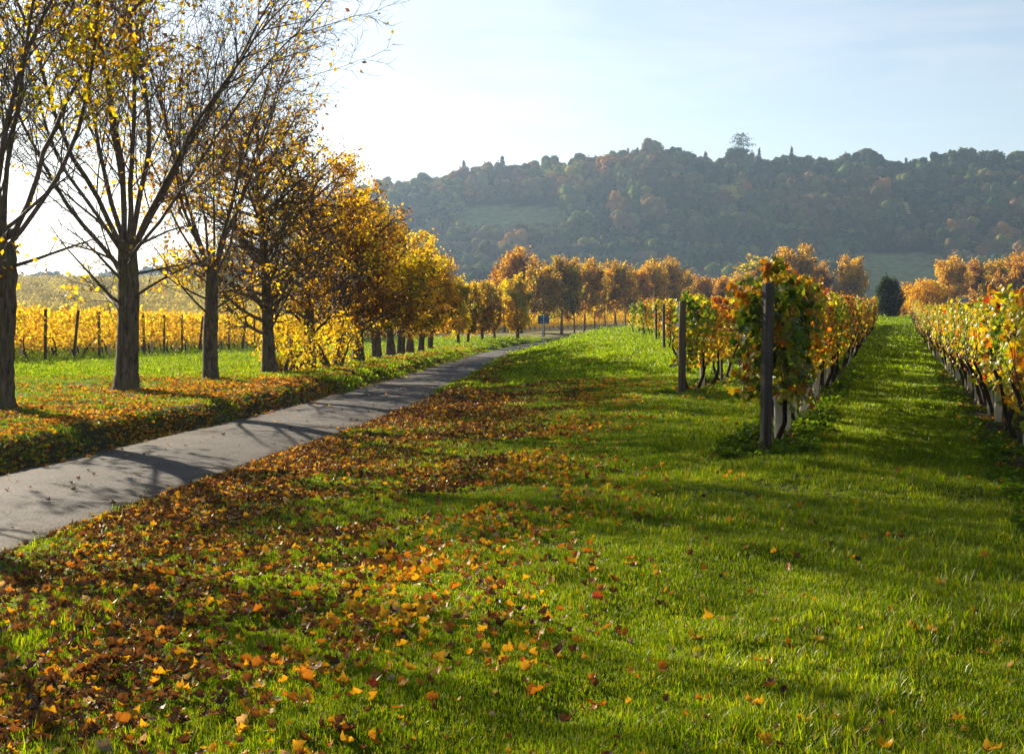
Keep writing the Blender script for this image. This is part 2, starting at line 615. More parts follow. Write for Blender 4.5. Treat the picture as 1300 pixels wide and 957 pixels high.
def height(x, y):
    shp = np.shape(x)
    x = np.asarray(x, float).ravel()
    y = np.asarray(y, float).ravel()
    sd, zr = road_dist(x, y)
    ad = np.abs(sd)
    u = x - (ROW_X0 + ROW_K * y)
    zv = np.interp(y, [-50, 45, 80, 100, 118, 160, 260], [0, 0, 0.38, 0.9, 1.3, 1.2, 0.8]) * (0.22 + 0.78 * smooth(-24, -7, u))
    wig = 0.12 * vnoise(x, y, 1.7, 3)
    right = zr + (zv - zr) * smooth(1.2, 7.5, ad) + 0.03 * smooth(1.2, 1.6, ad)
    left = zr + 0.34 * smooth(1.22 + wig, 1.85 + wig, ad) + 0.10 * smooth(2, 14, ad)
    z = np.where(sd > 0, right, left)
    z = z - 0.05 * smooth(1.45, 1.2, ad)                     # the bed under the asphalt
    rough = smooth(1.5, 2.4, ad)
    z = z + rough * (0.042 * vnoise(x, y, 0.9, 1) + 0.026 * vnoise(x, y, 0.38, 2) + 0.035 * vnoise(x, y, 3.1, 5))
    # far land
    px = 650 + F * x / np.maximum(y, 60)
    far_left = 14 * smooth(110, 470, y) * smooth(470, 230, px)
    z = z + far_left
    D0, D1 = 530.0, 800.0
    yy = np.maximum(y, 1)
    H = (400 - np.interp(px, SKY_PX, SKY_V)) / F * D1 + 1.6 - 13.0
    t = np.clip((yy - D0) / (D1 - D0), 0, 1)
    S = np.interp(t, [0, 0.12, 0.3, 0.42, 0.6, 0.8, 0.93, 1.0], [0, 0.03, 0.14, 0.24, 0.48, 0.78, 0.955, 1.0])
    w = smooth(470, 620, y)
    zh = H * S
    z = z * (1 - w) + np.maximum(z * 0.6, zh) * w + np.where(t > 0.02, 2.2 * vnoise(x, y, 46, 8) * w, 0)
    z = z + smooth(800, 1450, y) * 10
    return z.reshape(shp)


def gz(x, y):
    return float(height(np.array([x]), np.array([y]))[0])


def px_x(px, y):
    return (px - 650.0) / F * y


def row_u(x, y):
    return x - (ROW_X0 + ROW_K * y)


# right-hand vineyard: rows (u offset, first y, last y)
ROWS = [(0.0, 14.6, 97), (-2.72, 25.2, 95), (-5.44, 41, 92), (-8.16, 53.5, 92), (-10.9, 66.5, 92), (-13.6, 75.5, 93), (-16.3, 86.5, 100),
        (3.0, 9.6, 98), (5.9, 6.5, 99), (8.8, 4.0, 99)]
# left-hand vineyard: row ends on a line beside the avenue, rows run away to the left
LROWS = [(-18.2 + 0.085 * (y - 50), y) for y in np.arange(39.5, 190, 2.6)]

OPEN_HILL = [(572, 722, 262, 318), (1078, 1200, 318, 400)]   # clearings: vines on the hill, a meadow at its foot (px, px, v, v seen from the lane)


def clearing(x, y, z):
    px = 650 + F * x / np.maximum(y, 1)
    v = 400 - F * (z - 1.6) / np.maximum(y, 1)
    a = (px > 576) & (px < 720) & (v > 262) & (v < 318)
    b = (px > 1082) & (px < 1204) & (v > 322)
    return a, b


def ground_colors(x, y, z):
    n = len(x)
    sd, zr = road_dist(x, y)
    c = np.tile(np.array([0.038, 0.055, 0.010]), (n, 1))
    c *= (1 + 0.25 * vnoise(x, y, 2.3, 11))[:, None]

    def mixc(w, colr):
        w = np.clip(w, 0, 1)[:, None]
        c[:] = c * (1 - w) + np.array(colr) * w
    ad = np.abs(sd)
    # leaf-littered, thinner turf beside the lane
    verge = smooth(9.5, 2.0, ad) * (sd < 0) + 0.6 * smooth(5.2, 1.6, ad) * (sd > 0)
    mixc(verge * (0.55 + 0.3 * vnoise(x, y, 0.8, 12)), (0.085, 0.060, 0.022))
    mixc(smooth(1.75, 1.3, ad) * 0.8, (0.050, 0.036, 0.022))
    # bare strips under the vines
    u = row_u(x, y)
    for (ru, y0, y1) in ROWS:
        w = smooth(0.52, 0.28, np.abs(u - ru) + 0.10 * vnoise(x, y, 0.5, 13)) * smooth(y0 - 0.8, y0 + 0.3, y) * smooth(y1 + 1, y1, y)
        mixc(w * 0.95, (0.050, 0.036, 0.023))
    # land beyond
    w = smooth(-9, -14, x + 0.0 * y) * smooth(32, 40, y) * (sd < -6)
    mixc(w * 0.6, (0.12, 0.115, 0.035))
    mixc(smooth(105, 140, y) * (sd < -4) * 0.9, (0.19, 0.165, 0.060))
    px = 650 + F * x / np.maximum(y, 60)
    mixc(smooth(150, 260, y) * smooth(520, 380, px), (0.26, 0.23, 0.10))
    mixc(smooth(440, 560, y), (0.040, 0.043, 0.022))
    a, b = clearing(x, y, z)
    mixc(((a | b) & (y > 300)).astype(float), (0.24, 0.26, 0.08))
    return np.clip(c, 0.003, 0.8)


def grid_sheet(name, xs, ys, radial=False):
    X, Y = np.meshgrid(xs, ys)
    if radial:
        X = X * Y
    x, y = X.ravel(), Y.ravel()
    z = height(x, y)
    nx, ny = len(xs), len(ys)
    i = np.arange(ny - 1)[:, None] * nx
    j = np.arange(nx - 1)[None, :]
    f = np.stack([i + j, i + j + 1, i + nx + j + 1, i + nx + j], -1).reshape(-1, 4)
    me = mesh_np(name, np.stack([x, y, z], 1), f, ground_colors(x, y, z), True)
    me.materials.append(M_GROUND)
    return me


xs = np.unique(np.round(np.concatenate([-np.geomspace(22, 1400, 34), np.arange(-22, -12, 0.5), np.arange(-12, 1, 0.16), np.arange(1, 12, 0.25), np.arange(12, 45, 1.0), np.geomspace(45, 1400, 26)]), 3))
ys = np.unique(np.round(np.concatenate([np.linspace(-60, -8, 12), np.arange(-8, 32, 0.22), np.arange(32, 70, 0.5), np.arange(70, 200, 1.5), np.geomspace(200, 480, 26)]), 3))
ground = tag(link('ground', grid_sheet('ground', xs, ys)), kind='structure')
ground['label'] = 'mown green grass and leaf strewn verges sloping to the lane'
hill_a = np.linspace(-1.9, 1.9, 330)
hill_y = np.unique(np.concatenate([np.arange(478, 830, 5.0), np.geomspace(830, 1400, 20)]))
Xh, Yh = np.meshgrid(hill_a, hill_y)
hill = tag(link('hill', grid_sheet('hill', hill_a, hill_y, True)), kind='structure')
hill['label'] = 'long wooded hill rising behind the vineyard'

# the lane itself: a cambered asphalt strip with ragged edges
rv, rf = [], []
prof = np.array([-1.0, -0.97, -0.88, -0.75, -0.55, -0.3, 0, 0.3, 0.55, 0.75, 0.88, 0.97, 1.0])
RR = catmull(_rc, 60)
_d2 = np.gradient(RR[:, :2], axis=0)
_d2 /= np.linalg.norm(_d2, axis=1, keepdims=True)
rn = np.stack([_d2[:, 1], -_d2[:, 0]], 1)
for i in range(len(RR)):
    el = ROAD_HALF + 0.07 * vnoise(np.array([i * 0.3]), np.array([0.0]), 1.0, 21)[0] + 0.05 * vnoise(np.array([i * 1.0]), np.array([0.0]), 1.0, 22)[0]
    er = ROAD_HALF + 0.07 * vnoise(np.array([i * 0.3]), np.array([9.0]), 1.0, 23)[0] + 0.05 * vnoise(np.array([i * 1.0]), np.array([5.0]), 1.0, 24)[0]
    for s in prof:
        h = ((el if s < 0 else er) + ROAD_EXTRA) * s
        zz = RR[i, 2] + 0.03 * (1 - s * s) + (-0.03 if abs(s) == 1 else 0)
        rv.append((RR[i, 0] + rn[i, 0] * h, RR[i, 1] + rn[i, 1] * h, zz))
k = len(prof)
for i in range(len(RR) - 1):
    for j in range(k - 1):
        rf.append((i * k + j, i * k + j + 1, (i + 1) * k + j + 1, (i + 1) * k + j))
_s = np.tile(np.abs(prof), len(RR))
_rvx = np.array(rv)
_e = smooth(0.55, 1.0, _s + 0.16 * vnoise(_rvx[:, 0], _rvx[:, 1], 0.8, 27))[:, None]
_rcol = np.array([0.074, 0.069, 0.065]) * (1 - _e) + np.array([0.060, 0.047, 0.033]) * _e
road_me = mesh_np('road', np.array(rv), np.array(rf), _rcol, True)
road_me.materials.append(M_ASPHALT)
road = tag(link('road', road_me), kind='structure')
road['label'] = 'narrow worn grey asphalt lane curving away beside the avenue'

# ------------------------------------------------------------------ instancer for uncountable cover
def instancer(name, pts, rots, scls, idx, variants, label, cat):
    """one object that scatters small meshes; for grass, litter and far woods only"""
    coll = bpy.data.collections.new(name + '_kinds')
    for q, me in enumerate(variants):
        coll.objects.link(bpy.data.objects.new('%s_kind_%02d' % (name, q), me))
    me = bpy.data.meshes.new(name)
    n = len(pts)
    me.vertices.add(n)
    me.vertices.foreach_set('co', np.asarray(pts, np.float32).ravel())
    a = me.attributes.new('rot', 'FLOAT_VECTOR', 'POINT')
    a.data.foreach_set('vector', np.asarray(rots, np.float32).ravel())
    a = me.attributes.new('scl', 'FLOAT_VECTOR', 'POINT')
    s = np.asarray(scls, np.float32)
    if s.ndim == 1:
        s = np.repeat(s[:, None], 3, 1)
    a.data.foreach_set('vector', s.ravel())
    a = me.attributes.new('idx', 'INT', 'POINT')
    a.data.foreach_set('value', np.asarray(idx, np.int32))
    o = link(name, me)
    tag(o, label, cat, None, 'stuff')
    ng = bpy.data.node_groups.new(name + '_scatter', 'GeometryNodeTree')
    ng.interface.new_socket('Geometry', in_out='INPUT', socket_type='NodeSocketGeometry')
    ng.interface.new_socket('Geometry', in_out='OUTPUT', socket_type='NodeSocketGeometry')
    nn, ll = ng.nodes, ng.links
    gi, go = nn.new('NodeGroupInput'), nn.new('NodeGroupOutput')
    ci = nn.new('GeometryNodeCollectionInfo')
    ci.inputs['Collection'].default_value = coll
    ci.inputs['Separate Children'].default_value = True
    ci.inputs['Reset Children'].default_value = True
    ip = nn.new('GeometryNodeInstanceOnPoints')
    ip.inputs['Pick Instance'].default_value = True

    def na(nm, ty):
        q = nn.new('GeometryNodeInputNamedAttribute')
        q.data_type = ty
        q.inputs['Name'].default_value = nm
        return next(s for s in q.outputs if s.enabled and s.name == 'Attribute')
    e2r = nn.new('FunctionNodeEulerToRotation')
    ll.new(na('rot', 'FLOAT_VECTOR'), e2r.inputs['Euler'])
    ll.new(e2r.outputs['Rotation'], ip.inputs['Rotation'])
    ll.new(na('scl', 'FLOAT_VECTOR'), ip.inputs['Scale'])
    ll.new(na('idx', 'INT'), ip.inputs['Instance Index'])
    ll.new(gi.outputs[0], ip.inputs['Points'])
    ll.new(ci.outputs['Instances'], ip.inputs['Instance'])
    ll.new(ip.outputs['Instances'], go.inputs[0])
    md = o.modifiers.new('scatter', 'NODES')
    md.node_group = ng
    return o


# ------------------------------------------------------------------ trees
def rot_about(d, ang, az, rng):
    d = d / np.linalg.norm(d)
    ref = np.array([0, 0, 1.0]) if abs(d[2]) < 0.95 else np.array([1.0, 0, 0])
    u = np.cross(d, ref)
    u /= np.linalg.norm(u)
    w = np.cross(d, u)
    return d * math.cos(ang) + (u * math.cos(az) + w * math.sin(az)) * math.sin(ang)


def grow(rng, out, p, d, L, r, lvl, P):
    seg = P['seg'][lvl]
    n = max(2, int(L / seg))
    step = L / n
    pts, rad = [p.copy()], [r]
    end_r = r * P['taper'][lvl]
    d = d / np.linalg.norm(d)
    dirs = [d]
    for i in range(n):
        d = d + rng.normal(size=3) * P['wob'][lvl] + np.array([0, 0, P['trop'][lvl]])
        d /= np.linalg.norm(d)
        p = p + d * step
        pts.append(p.copy())
        dirs.append(d)
        rad.append(r + (end_r - r) * (i + 1) / n)
    out[lvl].append((np.array(pts), np.array(rad)))
    if lvl + 1 < len(P['n']) + 1 and lvl < P['max']:
        nc = P['n'][lvl]
        nc = max(1, int(round(nc * (0.75 + 0.5 * rng.random()) * min(1.3, L / P['len_ref'][lvl]))))
        az = rng.random() * 6.28
        for c in range(nc):
            t = P['t0'][lvl] + (0.99 - P['t0'][lvl]) * ((c + rng.random()) / nc)
            q = t * n
            i = min(int(q), n - 1)
            pp = pts[i] + (pts[i + 1] - pts[i]) * (q - i)
            rr = rad[i] + (rad[i + 1] - rad[i]) * (q - i)
            az += 2.4 + rng.normal() * 0.4
            ang = P['ang'][lvl] * (0.75 + 0.5 * rng.random())
            dd = rot_about(dirs[i + 1], ang, az, rng)
            LL = P['lr'][lvl] * L * (1 - P['fall'][lvl] * t) * (0.7 + 0.6 * rng.random())
            if 'env' in P and lvl == 0:
                LL = P['env'](t) * (0.8 + 0.4 * rng.random())
            grow(rng, out, pp, dd, max(LL, 0.12), max(min(rr * 0.75, r * P['rr'][lvl]), 0.0055), lvl + 1, P)


def tree_meshes(name, seed, P, leaf):
    """trunk mesh, limbs mesh, foliage mesh (any but the trunk may be None)"""
    rng = np.random.default_rng(seed)
    out = {i: [] for i in range(6)}
    lean = np.array([rng.normal() * P.get('lean', 0.03), rng.normal() * P.get('lean', 0.03), 1.0])
    if 'lean_dir' in P:
        lean = np.array(P['lean_dir'], float)
    L0 = P['trunk_len']
    grow(rng, out, np.zeros(3) + np.array([0, 0, -0.15]), lean, L0, P['r0'], 0, P)
    # trunk with flared foot
    T = Tubes()
    pts, rad = out[0][0]
    k = np.linspace(0, len(pts) - 1, 26)
    pz = np.stack([np.interp(k, np.arange(len(pts)), pts[:, q]) for q in range(3)], 1)
    pr = np.interp(k, np.arange(len(pts)), rad)
    hgt = pz[:, 2]
    pr = pr * (1 + 0.38 * np.exp(-np.maximum(hgt, 0) / 0.2)) * (1 + 0.05 * rng.normal(size=len(pr)))
    T.add(pz, pr, 10, True)
    trunk = T.mesh(name + '_trunk')
    # limbs that fork from the top
    B = Tubes()
    for f in range(P.get('forks', 0)):
        az = f * 6.283 / P['forks'] + rng.normal() * 0.35
        ang = P['fork_ang'] * (0.25 + 0.85 * rng.random())
        d = np.array([math.sin(ang) * math.cos(az), math.sin(ang) * math.sin(az), math.cos(ang)])
        t = 0.86 + 0.13 * rng.random()
        i = int(t * (len(pts) - 1))
        grow(rng, out, pts[i].copy(), d, P['fork_len'] * (0.75 + 0.4 * rng.random()), P['r0'] * 0.24 * (0.7 + 0.5 * rng.random()), 1, P)
    sides = {1: 6, 2: 4, 3: 3, 4: 3, 5: 3}
    for lv in range(1, 6):
        for (pp, rr) in out[lv]:
            B.add(pp, rr, sides[lv])
    limbs = B.mesh(name + '_limbs') if B.v else None
    # leaves sit along the last two orders of twig
    fol = None
    if leaf['n'] > 0:
        src = out[P['max']] + (out[P['max'] - 1] if leaf.get('two', True) else [])
        seg_p, seg_w = [], []
        for (pp, rr) in src:
            seg_p.append(pp)
            seg_w.append(np.linalg.norm(pp[-1] - pp[0]))
        w = np.array(seg_w)
        cen = np.array([pp.mean(0) for pp in seg_p])
        # patchy: whole sprays keep or lose their leaves together
        patch = vnoise(cen[:, 0] + cen[:, 2] * 0.7, cen[:, 1] - cen[:, 2] * 0.6, leaf.get('patch_s', 1.1), seed)
        w = w * np.clip(0.35 + leaf.get('patch', 0.5) * patch * 1.6 + 0.3, 0.02, None)
        if 'low' in leaf:       # leaves hold on longer low down
            w = w * np.interp(cen[:, 2], leaf['low'][0], leaf['low'][1])
        n = leaf['n']
        pick = rng.choice(len(src), n, p=w / w.sum())
        tt = rng.random(n) ** 0.7
        pos = np.empty((n, 3))
        for i in range(n):
            pp = seg_p[pick[i]]
            q = tt[i] * (len(pp) - 1)
            a = min(int(q), len(pp) - 2)
            pos[i] = pp[a] + (pp[a + 1] - pp[a]) * (q - a)
        pos += rng.normal(size=(n, 3)) * leaf.get('spread', 0.05)
        pos[:, 2] = np.maximum(pos[:, 2], 0.35)
        key = vnoise(pos[:, 0] + pos[:, 2] * 0.5, pos[:, 1] + pos[:, 2] * 0.8, leaf.get('col_s', 1.3), seed + 5) * 0.5 + 0.5 + rng.normal(size=n) * 0.22
        cw = np.cumsum(leaf['w']) / np.sum(leaf['w'])
        ki = np.clip(np.searchsorted(cw, np.clip((key - 0.1) / 0.8, 0, 0.999)), 0, len(cw) - 1)
        cc = palette(rng, n, leaf['cols'], leaf['w'], 0.3, ki)
        size = leaf['size'] * (0.65 + 0.7 * rng.random(n))
        fol = leaf_mesh(name + '_foliage', rng, pos, size, cc, OVAL, 0.15, None, 0, 0.5)
        fol.materials.append(M_LEAF)
    trunk.materials.append(M_BARK)
    if limbs:
        limbs.materials.append(M_TWIG)
    return trunk, limbs, fol


YEL, GOLD, LIME, ORA, RUST, BRN, OLIVE = (0.64, 0.46, 0.02), (0.50, 0.31, 0.018), (0.40, 0.40, 0.022), (0.37, 0.19, 0.02), (0.22, 0.11, 0.024), (0.11, 0.052, 0.022), (0.16, 0.17, 0.03)

BARE = dict(trunk_len=3.3, r0=0.27, forks=9, fork_ang=0.68, fork_len=7.4, max=4, seg=[0.4, 0.5, 0.35, 0.25, 0.2], taper=[0.85, 0.18, 0.25, 0.4, 0.5],
            wob=[0.03, 0.075, 0.10, 0.13, 0.16], trop=[0.0, 0.034, 0.055, 0.04, 0.0], n=[9, 13, 9, 5], t0=[0.5, 0.16, 0.15, 0.2], ang=[1.25, 0.62, 0.7, 0.75],
            lr=[0.9, 0.42, 0.42, 0.45], fall=[0.2, 0.55, 0.5, 0.3], rr=[0.16, 0.28, 0.42, 0.6], len_ref=[3.3, 4.2, 1.9, 0.8])


def tree_def(base, **kw):
    P = dict(base)
    P.update(kw)
    return P


def oval_env(h0, h1, w):
    return lambda t: w * (0.35 + 0.65 * math.sin(math.pi * min(1, 0.12 + 0.86 * t)) ** 0.7) * (1.0 if t < 0.8 else 1.0 - 1.6 * (t - 0.8))


OVALT = dict(trunk_len=6.6, r0=0.20, max=3, seg=[0.5, 0.35, 0.3, 0.2], taper=[0.12, 0.25, 0.35, 0.5], wob=[0.03, 0.08, 0.12, 0.15], trop=[0.02, 0.06, 0.05, 0.0],
             n=[40, 9, 6], t0=[0.16, 0.2, 0.2], ang=[1.05, 0.75, 0.8], lr=[0.3, 0.42, 0.5], fall=[0, 0.4, 0.3], rr=[0.28, 0.4, 0.5], len_ref=[6.6, 2.0, 0.8], env=oval_env(0, 1, 2.1))

SPARSE_L = dict(n=2600, size=0.112, cols=[BRN, GOLD, YEL, LIME], w=[1.2, 2, 4, 1.5], patch=0.9, spread=0.07, low=([0, 3, 6, 10], [2.2, 1.6, 0.9, 0.5]))
HALF_L = dict(n=5600, size=0.10, cols=[BRN, RUST, GOLD, YEL, OLIVE], w=[1.5, 1.2, 3, 2.5, 1.5], patch=0.8, spread=0.08, low=([0, 3, 7, 10], [1.3, 1.3, 0.8, 0.3]))
DENSE_L = dict(n=10500, size=0.125, cols=[BRN, RUST, GOLD, YEL, OLIVE], w=[1.2, 1.0, 3, 3, 2], patch=0.75, spread=0.10)
GOLD_L = dict(n=11000, size=0.125, cols=[OLIVE, GOLD, YEL, LIME], w=[1.6, 2.2, 3.4, 2.2], patch=0.75, spread=0.10)
RUSTY_L = dict(n=10500, size=0.125, cols=[BRN, RUST, ORA, GOLD], w=[1.5, 2.4, 1.6, 2.6], patch=0.75, spread=0.10)


def place_tree(meshes, name, loc, rz, s, label, group, sz=None, cat='tree'):
    e = empty(name, loc, rz, s)
    if sz:
        e.scale = (s, s, s * sz)
    tag(e, label, cat, group)
    t = link('trunk', meshes[0], e)
    if meshes[1]:
        link('limbs', meshes[1], e)
    if meshes[2]:
        link('crown', meshes[2], e)
    return e


AV = 'avenue trees on the left verge'
# (px, y, kind)
a0 = tree_meshes('bare_a', 11, tree_def(BARE, forks=8, fork_ang=0.74, lean_dir=(0.03, 0.0, 1)), tree_def(SPARSE_L, n=5200, cols=[BRN, GOLD, YEL, LIME], w=[1, 1.4, 4, 3]))
a1 = tree_meshes('bare_b', 23, tree_def(BARE, forks=11, fork_ang=0.70, r0=0.24, lean_dir=(0.10, 0.0, 1), fork_len=8.2), tree_def(SPARSE_L, n=2000))
a2 = tree_meshes('bare_c', 37, tree_def(BARE, forks=9, fork_ang=0.68, r0=0.19, trunk_len=3.0, fork_len=7.0), tree_def(SPARSE_L, n=3400, cols=[BRN, RUST, GOLD, YEL], w=[2, 1.5, 2, 2.5]))
a3 = tree_meshes('bare_d', 91, tree_def(BARE, forks=9, fork_ang=0.55, r0=0.22, fork_len=7.6, n=[6, 8, 5, 3]), tree_def(SPARSE_L, n=900))
b0 = tree_meshes('half_a', 41, tree_def(OVALT, trunk_len=8.0, r0=0.22, env=oval_env(0, 1, 2.6), n=[44, 10, 6]), HALF_L)
b1 = tree_meshes('half_b', 43, tree_def(OVALT, trunk_len=7.4, r0=0.22, env=oval_env(0, 1, 2.3)), tree_def(HALF_L, n=8200))
d0 = tree_meshes('dense_a', 51, tree_def(OVALT, trunk_len=6.4, r0=0.2), DENSE_L)
d1 = tree_meshes('dense_b', 53, tree_def(OVALT, trunk_len=6.4, r0=0.2), GOLD_L)
d2 = tree_meshes('dense_c', 57, tree_def(OVALT, trunk_len=6.4, r0=0.2), RUSTY_L)

avenue = [
    # x, y, meshes, rz, scale, label
    (-10.0, 11.4, a3, 0.5, 1.0, 'bare avenue tree two before the tree with low looping boughs'),
    (-9.5, 17.0, a3, 2.2, 0.98, 'nearly leafless avenue tree next to the tree with low looping boughs'),
    (-9.12, 22.6, a0, 0.0, 1.0, 'avenue tree with sparse lime yellow leaves and low looping side boughs'),
    (-8.62, 28.5, a1, 0.0, 1.06, 'almost bare avenue tree with thick leaning trunk and fan of tall limbs'),
    (-7.94, 33.7, a2, 0.0, 1.04, 'almost bare avenue tree with slim forked trunk beside the thick leaning one'),
    (-7.3, 38.5, b0, 0.4, 1.0, 'half bare brown avenue tree with a yellow shoot bush at its foot'),
    (-6.65, 42.0, b1, 1.3, 0.98, 'avenue tree with spreading orange yellow crown just past the yellow shoot bush'),
]
for (x, y, ms, rz, s, lb) in avenue:
    place_tree(ms, 'avenue_tree', (x, y, gz(x, y) + 0.02), rz, s, lb, AV)
run = [(429, 47.0, d2, 212, 1.1, 'rusty leafy avenue tree next after the spreading orange yellow one'),
       (455, 52.0, d0, 243, 1.15, 'brown and gold avenue tree between a rusty and a yellow green neighbour'),
       (479, 56.5, d1, 262, 1.2, 'yellow green avenue tree between two brown and gold ones'),
       (496, 61, d0, 282, 1.2, 'brown and gold avenue tree between two yellow green ones'),
       (508, 66, d1, 288, 1.2, 'shorter yellow green avenue tree beyond the second brown and gold one'),
       (520, 70.5, d0, 296, 1.2, 'brown and gold avenue tree just before the rusty pair at the gap'),
       (534, 76, d2, 313, 1.15, 'first of the rusty pair of avenue trees before the gap'),
       (546, 81, d2, 324, 1.1, 'last rusty avenue tree before the gap in the avenue')]


def top_h(ms):
    return max(max(v.co.z for v in m.vertices) for m in ms[1:] if m)


TOPS = {}


def far_tree(px, y, v_top, ms, label, group, name='lane_tree', width=1.0, rz=0.0):
    x = px_x(px, y)
    z = gz(x, y)
    h = 1.6 + (400 - v_top) / F * y - z
    key = id(ms)
    if key not in TOPS:
        TOPS[key] = top_h(ms)
    s = h / TOPS[key]
    e = place_tree(ms, name, (x, y, z), rz, s, label, group, cat='tree')
    e.scale = (s * width, s * width, s)
    return e


for i, (px, y, ms, vt, w, lb) in enumerate(run):
    far_tree(px, y, vt, ms, lb, AV, 'avenue_tree', w, i * 1.9)

# trees farther on, beyond the bend: rounder heads on clear stems
FAR_ENV = lambda t: 3.6 * (0.2 + 0.8 * math.sin(math.pi * (0.16 + 0.74 * t)) ** 0.8)
ROUNDT = tree_def(OVALT, trunk_len=8.0, r0=0.22, t0=[0.27, 0.2, 0.2], n=[34, 8, 5], env=FAR_ENV, len_ref=[8, 3, 1.2])
COLT = tree_def(OVALT, trunk_len=6.6, r0=0.2, t0=[0.13, 0.2, 0.2], n=[40, 8, 5], env=lambda t: 1.45 * (0.75 + 0.25 * math.sin(math.pi * t)) * (1 if t < .85 else .7))
f_rust = tree_meshes('round_rust', 61, ROUNDT, dict(n=12000, size=0.27, cols=[BRN, RUST, ORA, GOLD], w=[2, 3, 2, 1.2], patch=0.4, spread=0.22))
f_gold = tree_meshes('round_gold', 67, ROUNDT, dict(n=12000, size=0.27, cols=[BRN, ORA, GOLD, OLIVE, YEL], w=[1, 1.5, 3, 1.2, 1], patch=0.4, spread=0.22))
f_bron = tree_meshes('round_bronze', 71, ROUNDT, dict(n=12000, size=0.26, cols=[BRN, RUST, GOLD, OLIVE, LIME], w=[1.2, 1.5, 2.8, 1.8, 0.8], patch=0.4, spread=0.22))
c_yel = tree_meshes('column_yellow', 73, COLT, dict(n=10500, size=0.20, cols=[OLIVE, GOLD, YEL, LIME], w=[1.2, 2, 4, 2], patch=0.35, spread=0.15))
c_brn = tree_meshes('column_brown', 79, COLT, dict(n=10000, size=0.19, cols=[BRN, GOLD, YEL, OLIVE], w=[1.5, 2.5, 1.5, 2], patch=0.35, spread=0.15))
c_lime = tree_meshes('column_lime', 83, COLT, dict(n=10500, size=0.20, cols=[OLIVE, GOLD, LIME, YEL], w=[2.2, 1.3, 3, 2], patch=0.35, spread=0.15))


BG = 'trees beside the bend of the lane'
for i, (px, y, vt, ms, w, lb) in enumerate([
    (582, 104, 347, c_lime, 0.95, 'columnar yellow green tree standing first past the gap in the avenue'),
    (594, 110, 354, c_brn, 0.9, 'columnar brown tree right behind the yellow green columnar tree'),
    (612, 116, 352, c_brn, 1.0, 'columnar brown tree between a brown neighbour and the bright yellow tree'),
    (628, 122, 356, c_brn, 0.8, 'small columnar brown tree in front of the tall russet tree'),
    (657, 122, 343, c_yel, 1.1, 'bright yellow columnar tree standing before the tall russet tree'),
    (661, 158, 309, f_rust, 0.95, 'tallest russet round headed tree by the bend of the lane'),
    (640, 162, 332, f_rust, 0.8, 'lower russet tree leaning against the tallest russet tree'),
    (690, 146, 333, f_bron, 0.85, 'bronze tree behind the blue sign'),
]):
    far_tree(px, y, vt, ms, lb, BG, rz=i * 1.3, width=w)
NG = 'row of round headed trees beyond the bend'
_ord = ['first', 'second', 'third', 'fourth', 'fifth', 'sixth', 'seventh', 'eighth', 'ninth', 'tenth', 'eleventh', 'twelfth', 'thirteenth']
far_lab = ['%s round headed tree, ' + o_ + ' past the blue sign in the line beyond the bend' for o_ in _ord]
for i, (px, y, vt, ms, w) in enumerate([
    (713, 152, 322, f_bron, 0.85), (729, 157, 336, f_rust, 0.65), (742, 161, 323, f_gold, 0.8), (755, 166, 341, f_bron, 0.65), (768, 170, 336, f_rust, 0.7), (781, 174, 328, f_bron, 0.9),
    (794, 178, 342, f_gold, 0.7), (810, 183, 335, f_rust, 0.8), (828, 188, 330, f_bron, 0.75), (849, 193, 321, f_gold, 0.95), (868, 198, 341, f_bron, 0.75), (888, 204, 346, f_rust, 0.9), (906, 209, 351, f_rust, 0.9)]):
    kind = {id(f_bron): 'bronze', id(f_rust): 'russet', id(f_gold): 'golden'}[id(ms)]
    far_tree(px, y, vt, ms, far_lab[i] % kind, NG, rz=i * 2.1, width=w)
VG = 'autumn trees behind the far end of the vineyard'
for i, (px, y, vt, ms, w, lb) in enumerate([
    (920, 200, 347, f_rust, 0.8, 'small russet tree at the end of the row beyond the bend'),
    (945, 205, 342, f_bron, 0.95, 'low bronze tree left of the pale green tree behind the vines'),
    (968, 270, 322, c_lime, 2.2, 'pale green rounded tree behind the big golden tree'),
    (1008, 210, 304, f_gold, 0.95, 'big golden tree above the vine with the dark end post'),
    (1040, 214, 329, f_rust, 0.8, 'russet tree tucked behind the big golden tree'),
    (1079, 208, 319, f_gold, 0.72, 'slender golden tree left of the dark evergreen bush'),
    (1203, 206, 321, f_gold, 0.85, 'golden round tree behind the yellow bush'),
    (1241, 212, 325, f_rust, 0.75, 'russet tree between golden tree and bronze tree beyond the right vines'),
    (1266, 210, 327, f_bron, 0.8, 'bronze tree beyond the right vines beside the tall russet one'),
    (1302, 205, 307, f_rust, 0.9, 'tall russet tree beyond the right end of the vines'),
]):
    far_tree(px, y, vt, ms, lb, VG, rz=i * 1.7, width=w)


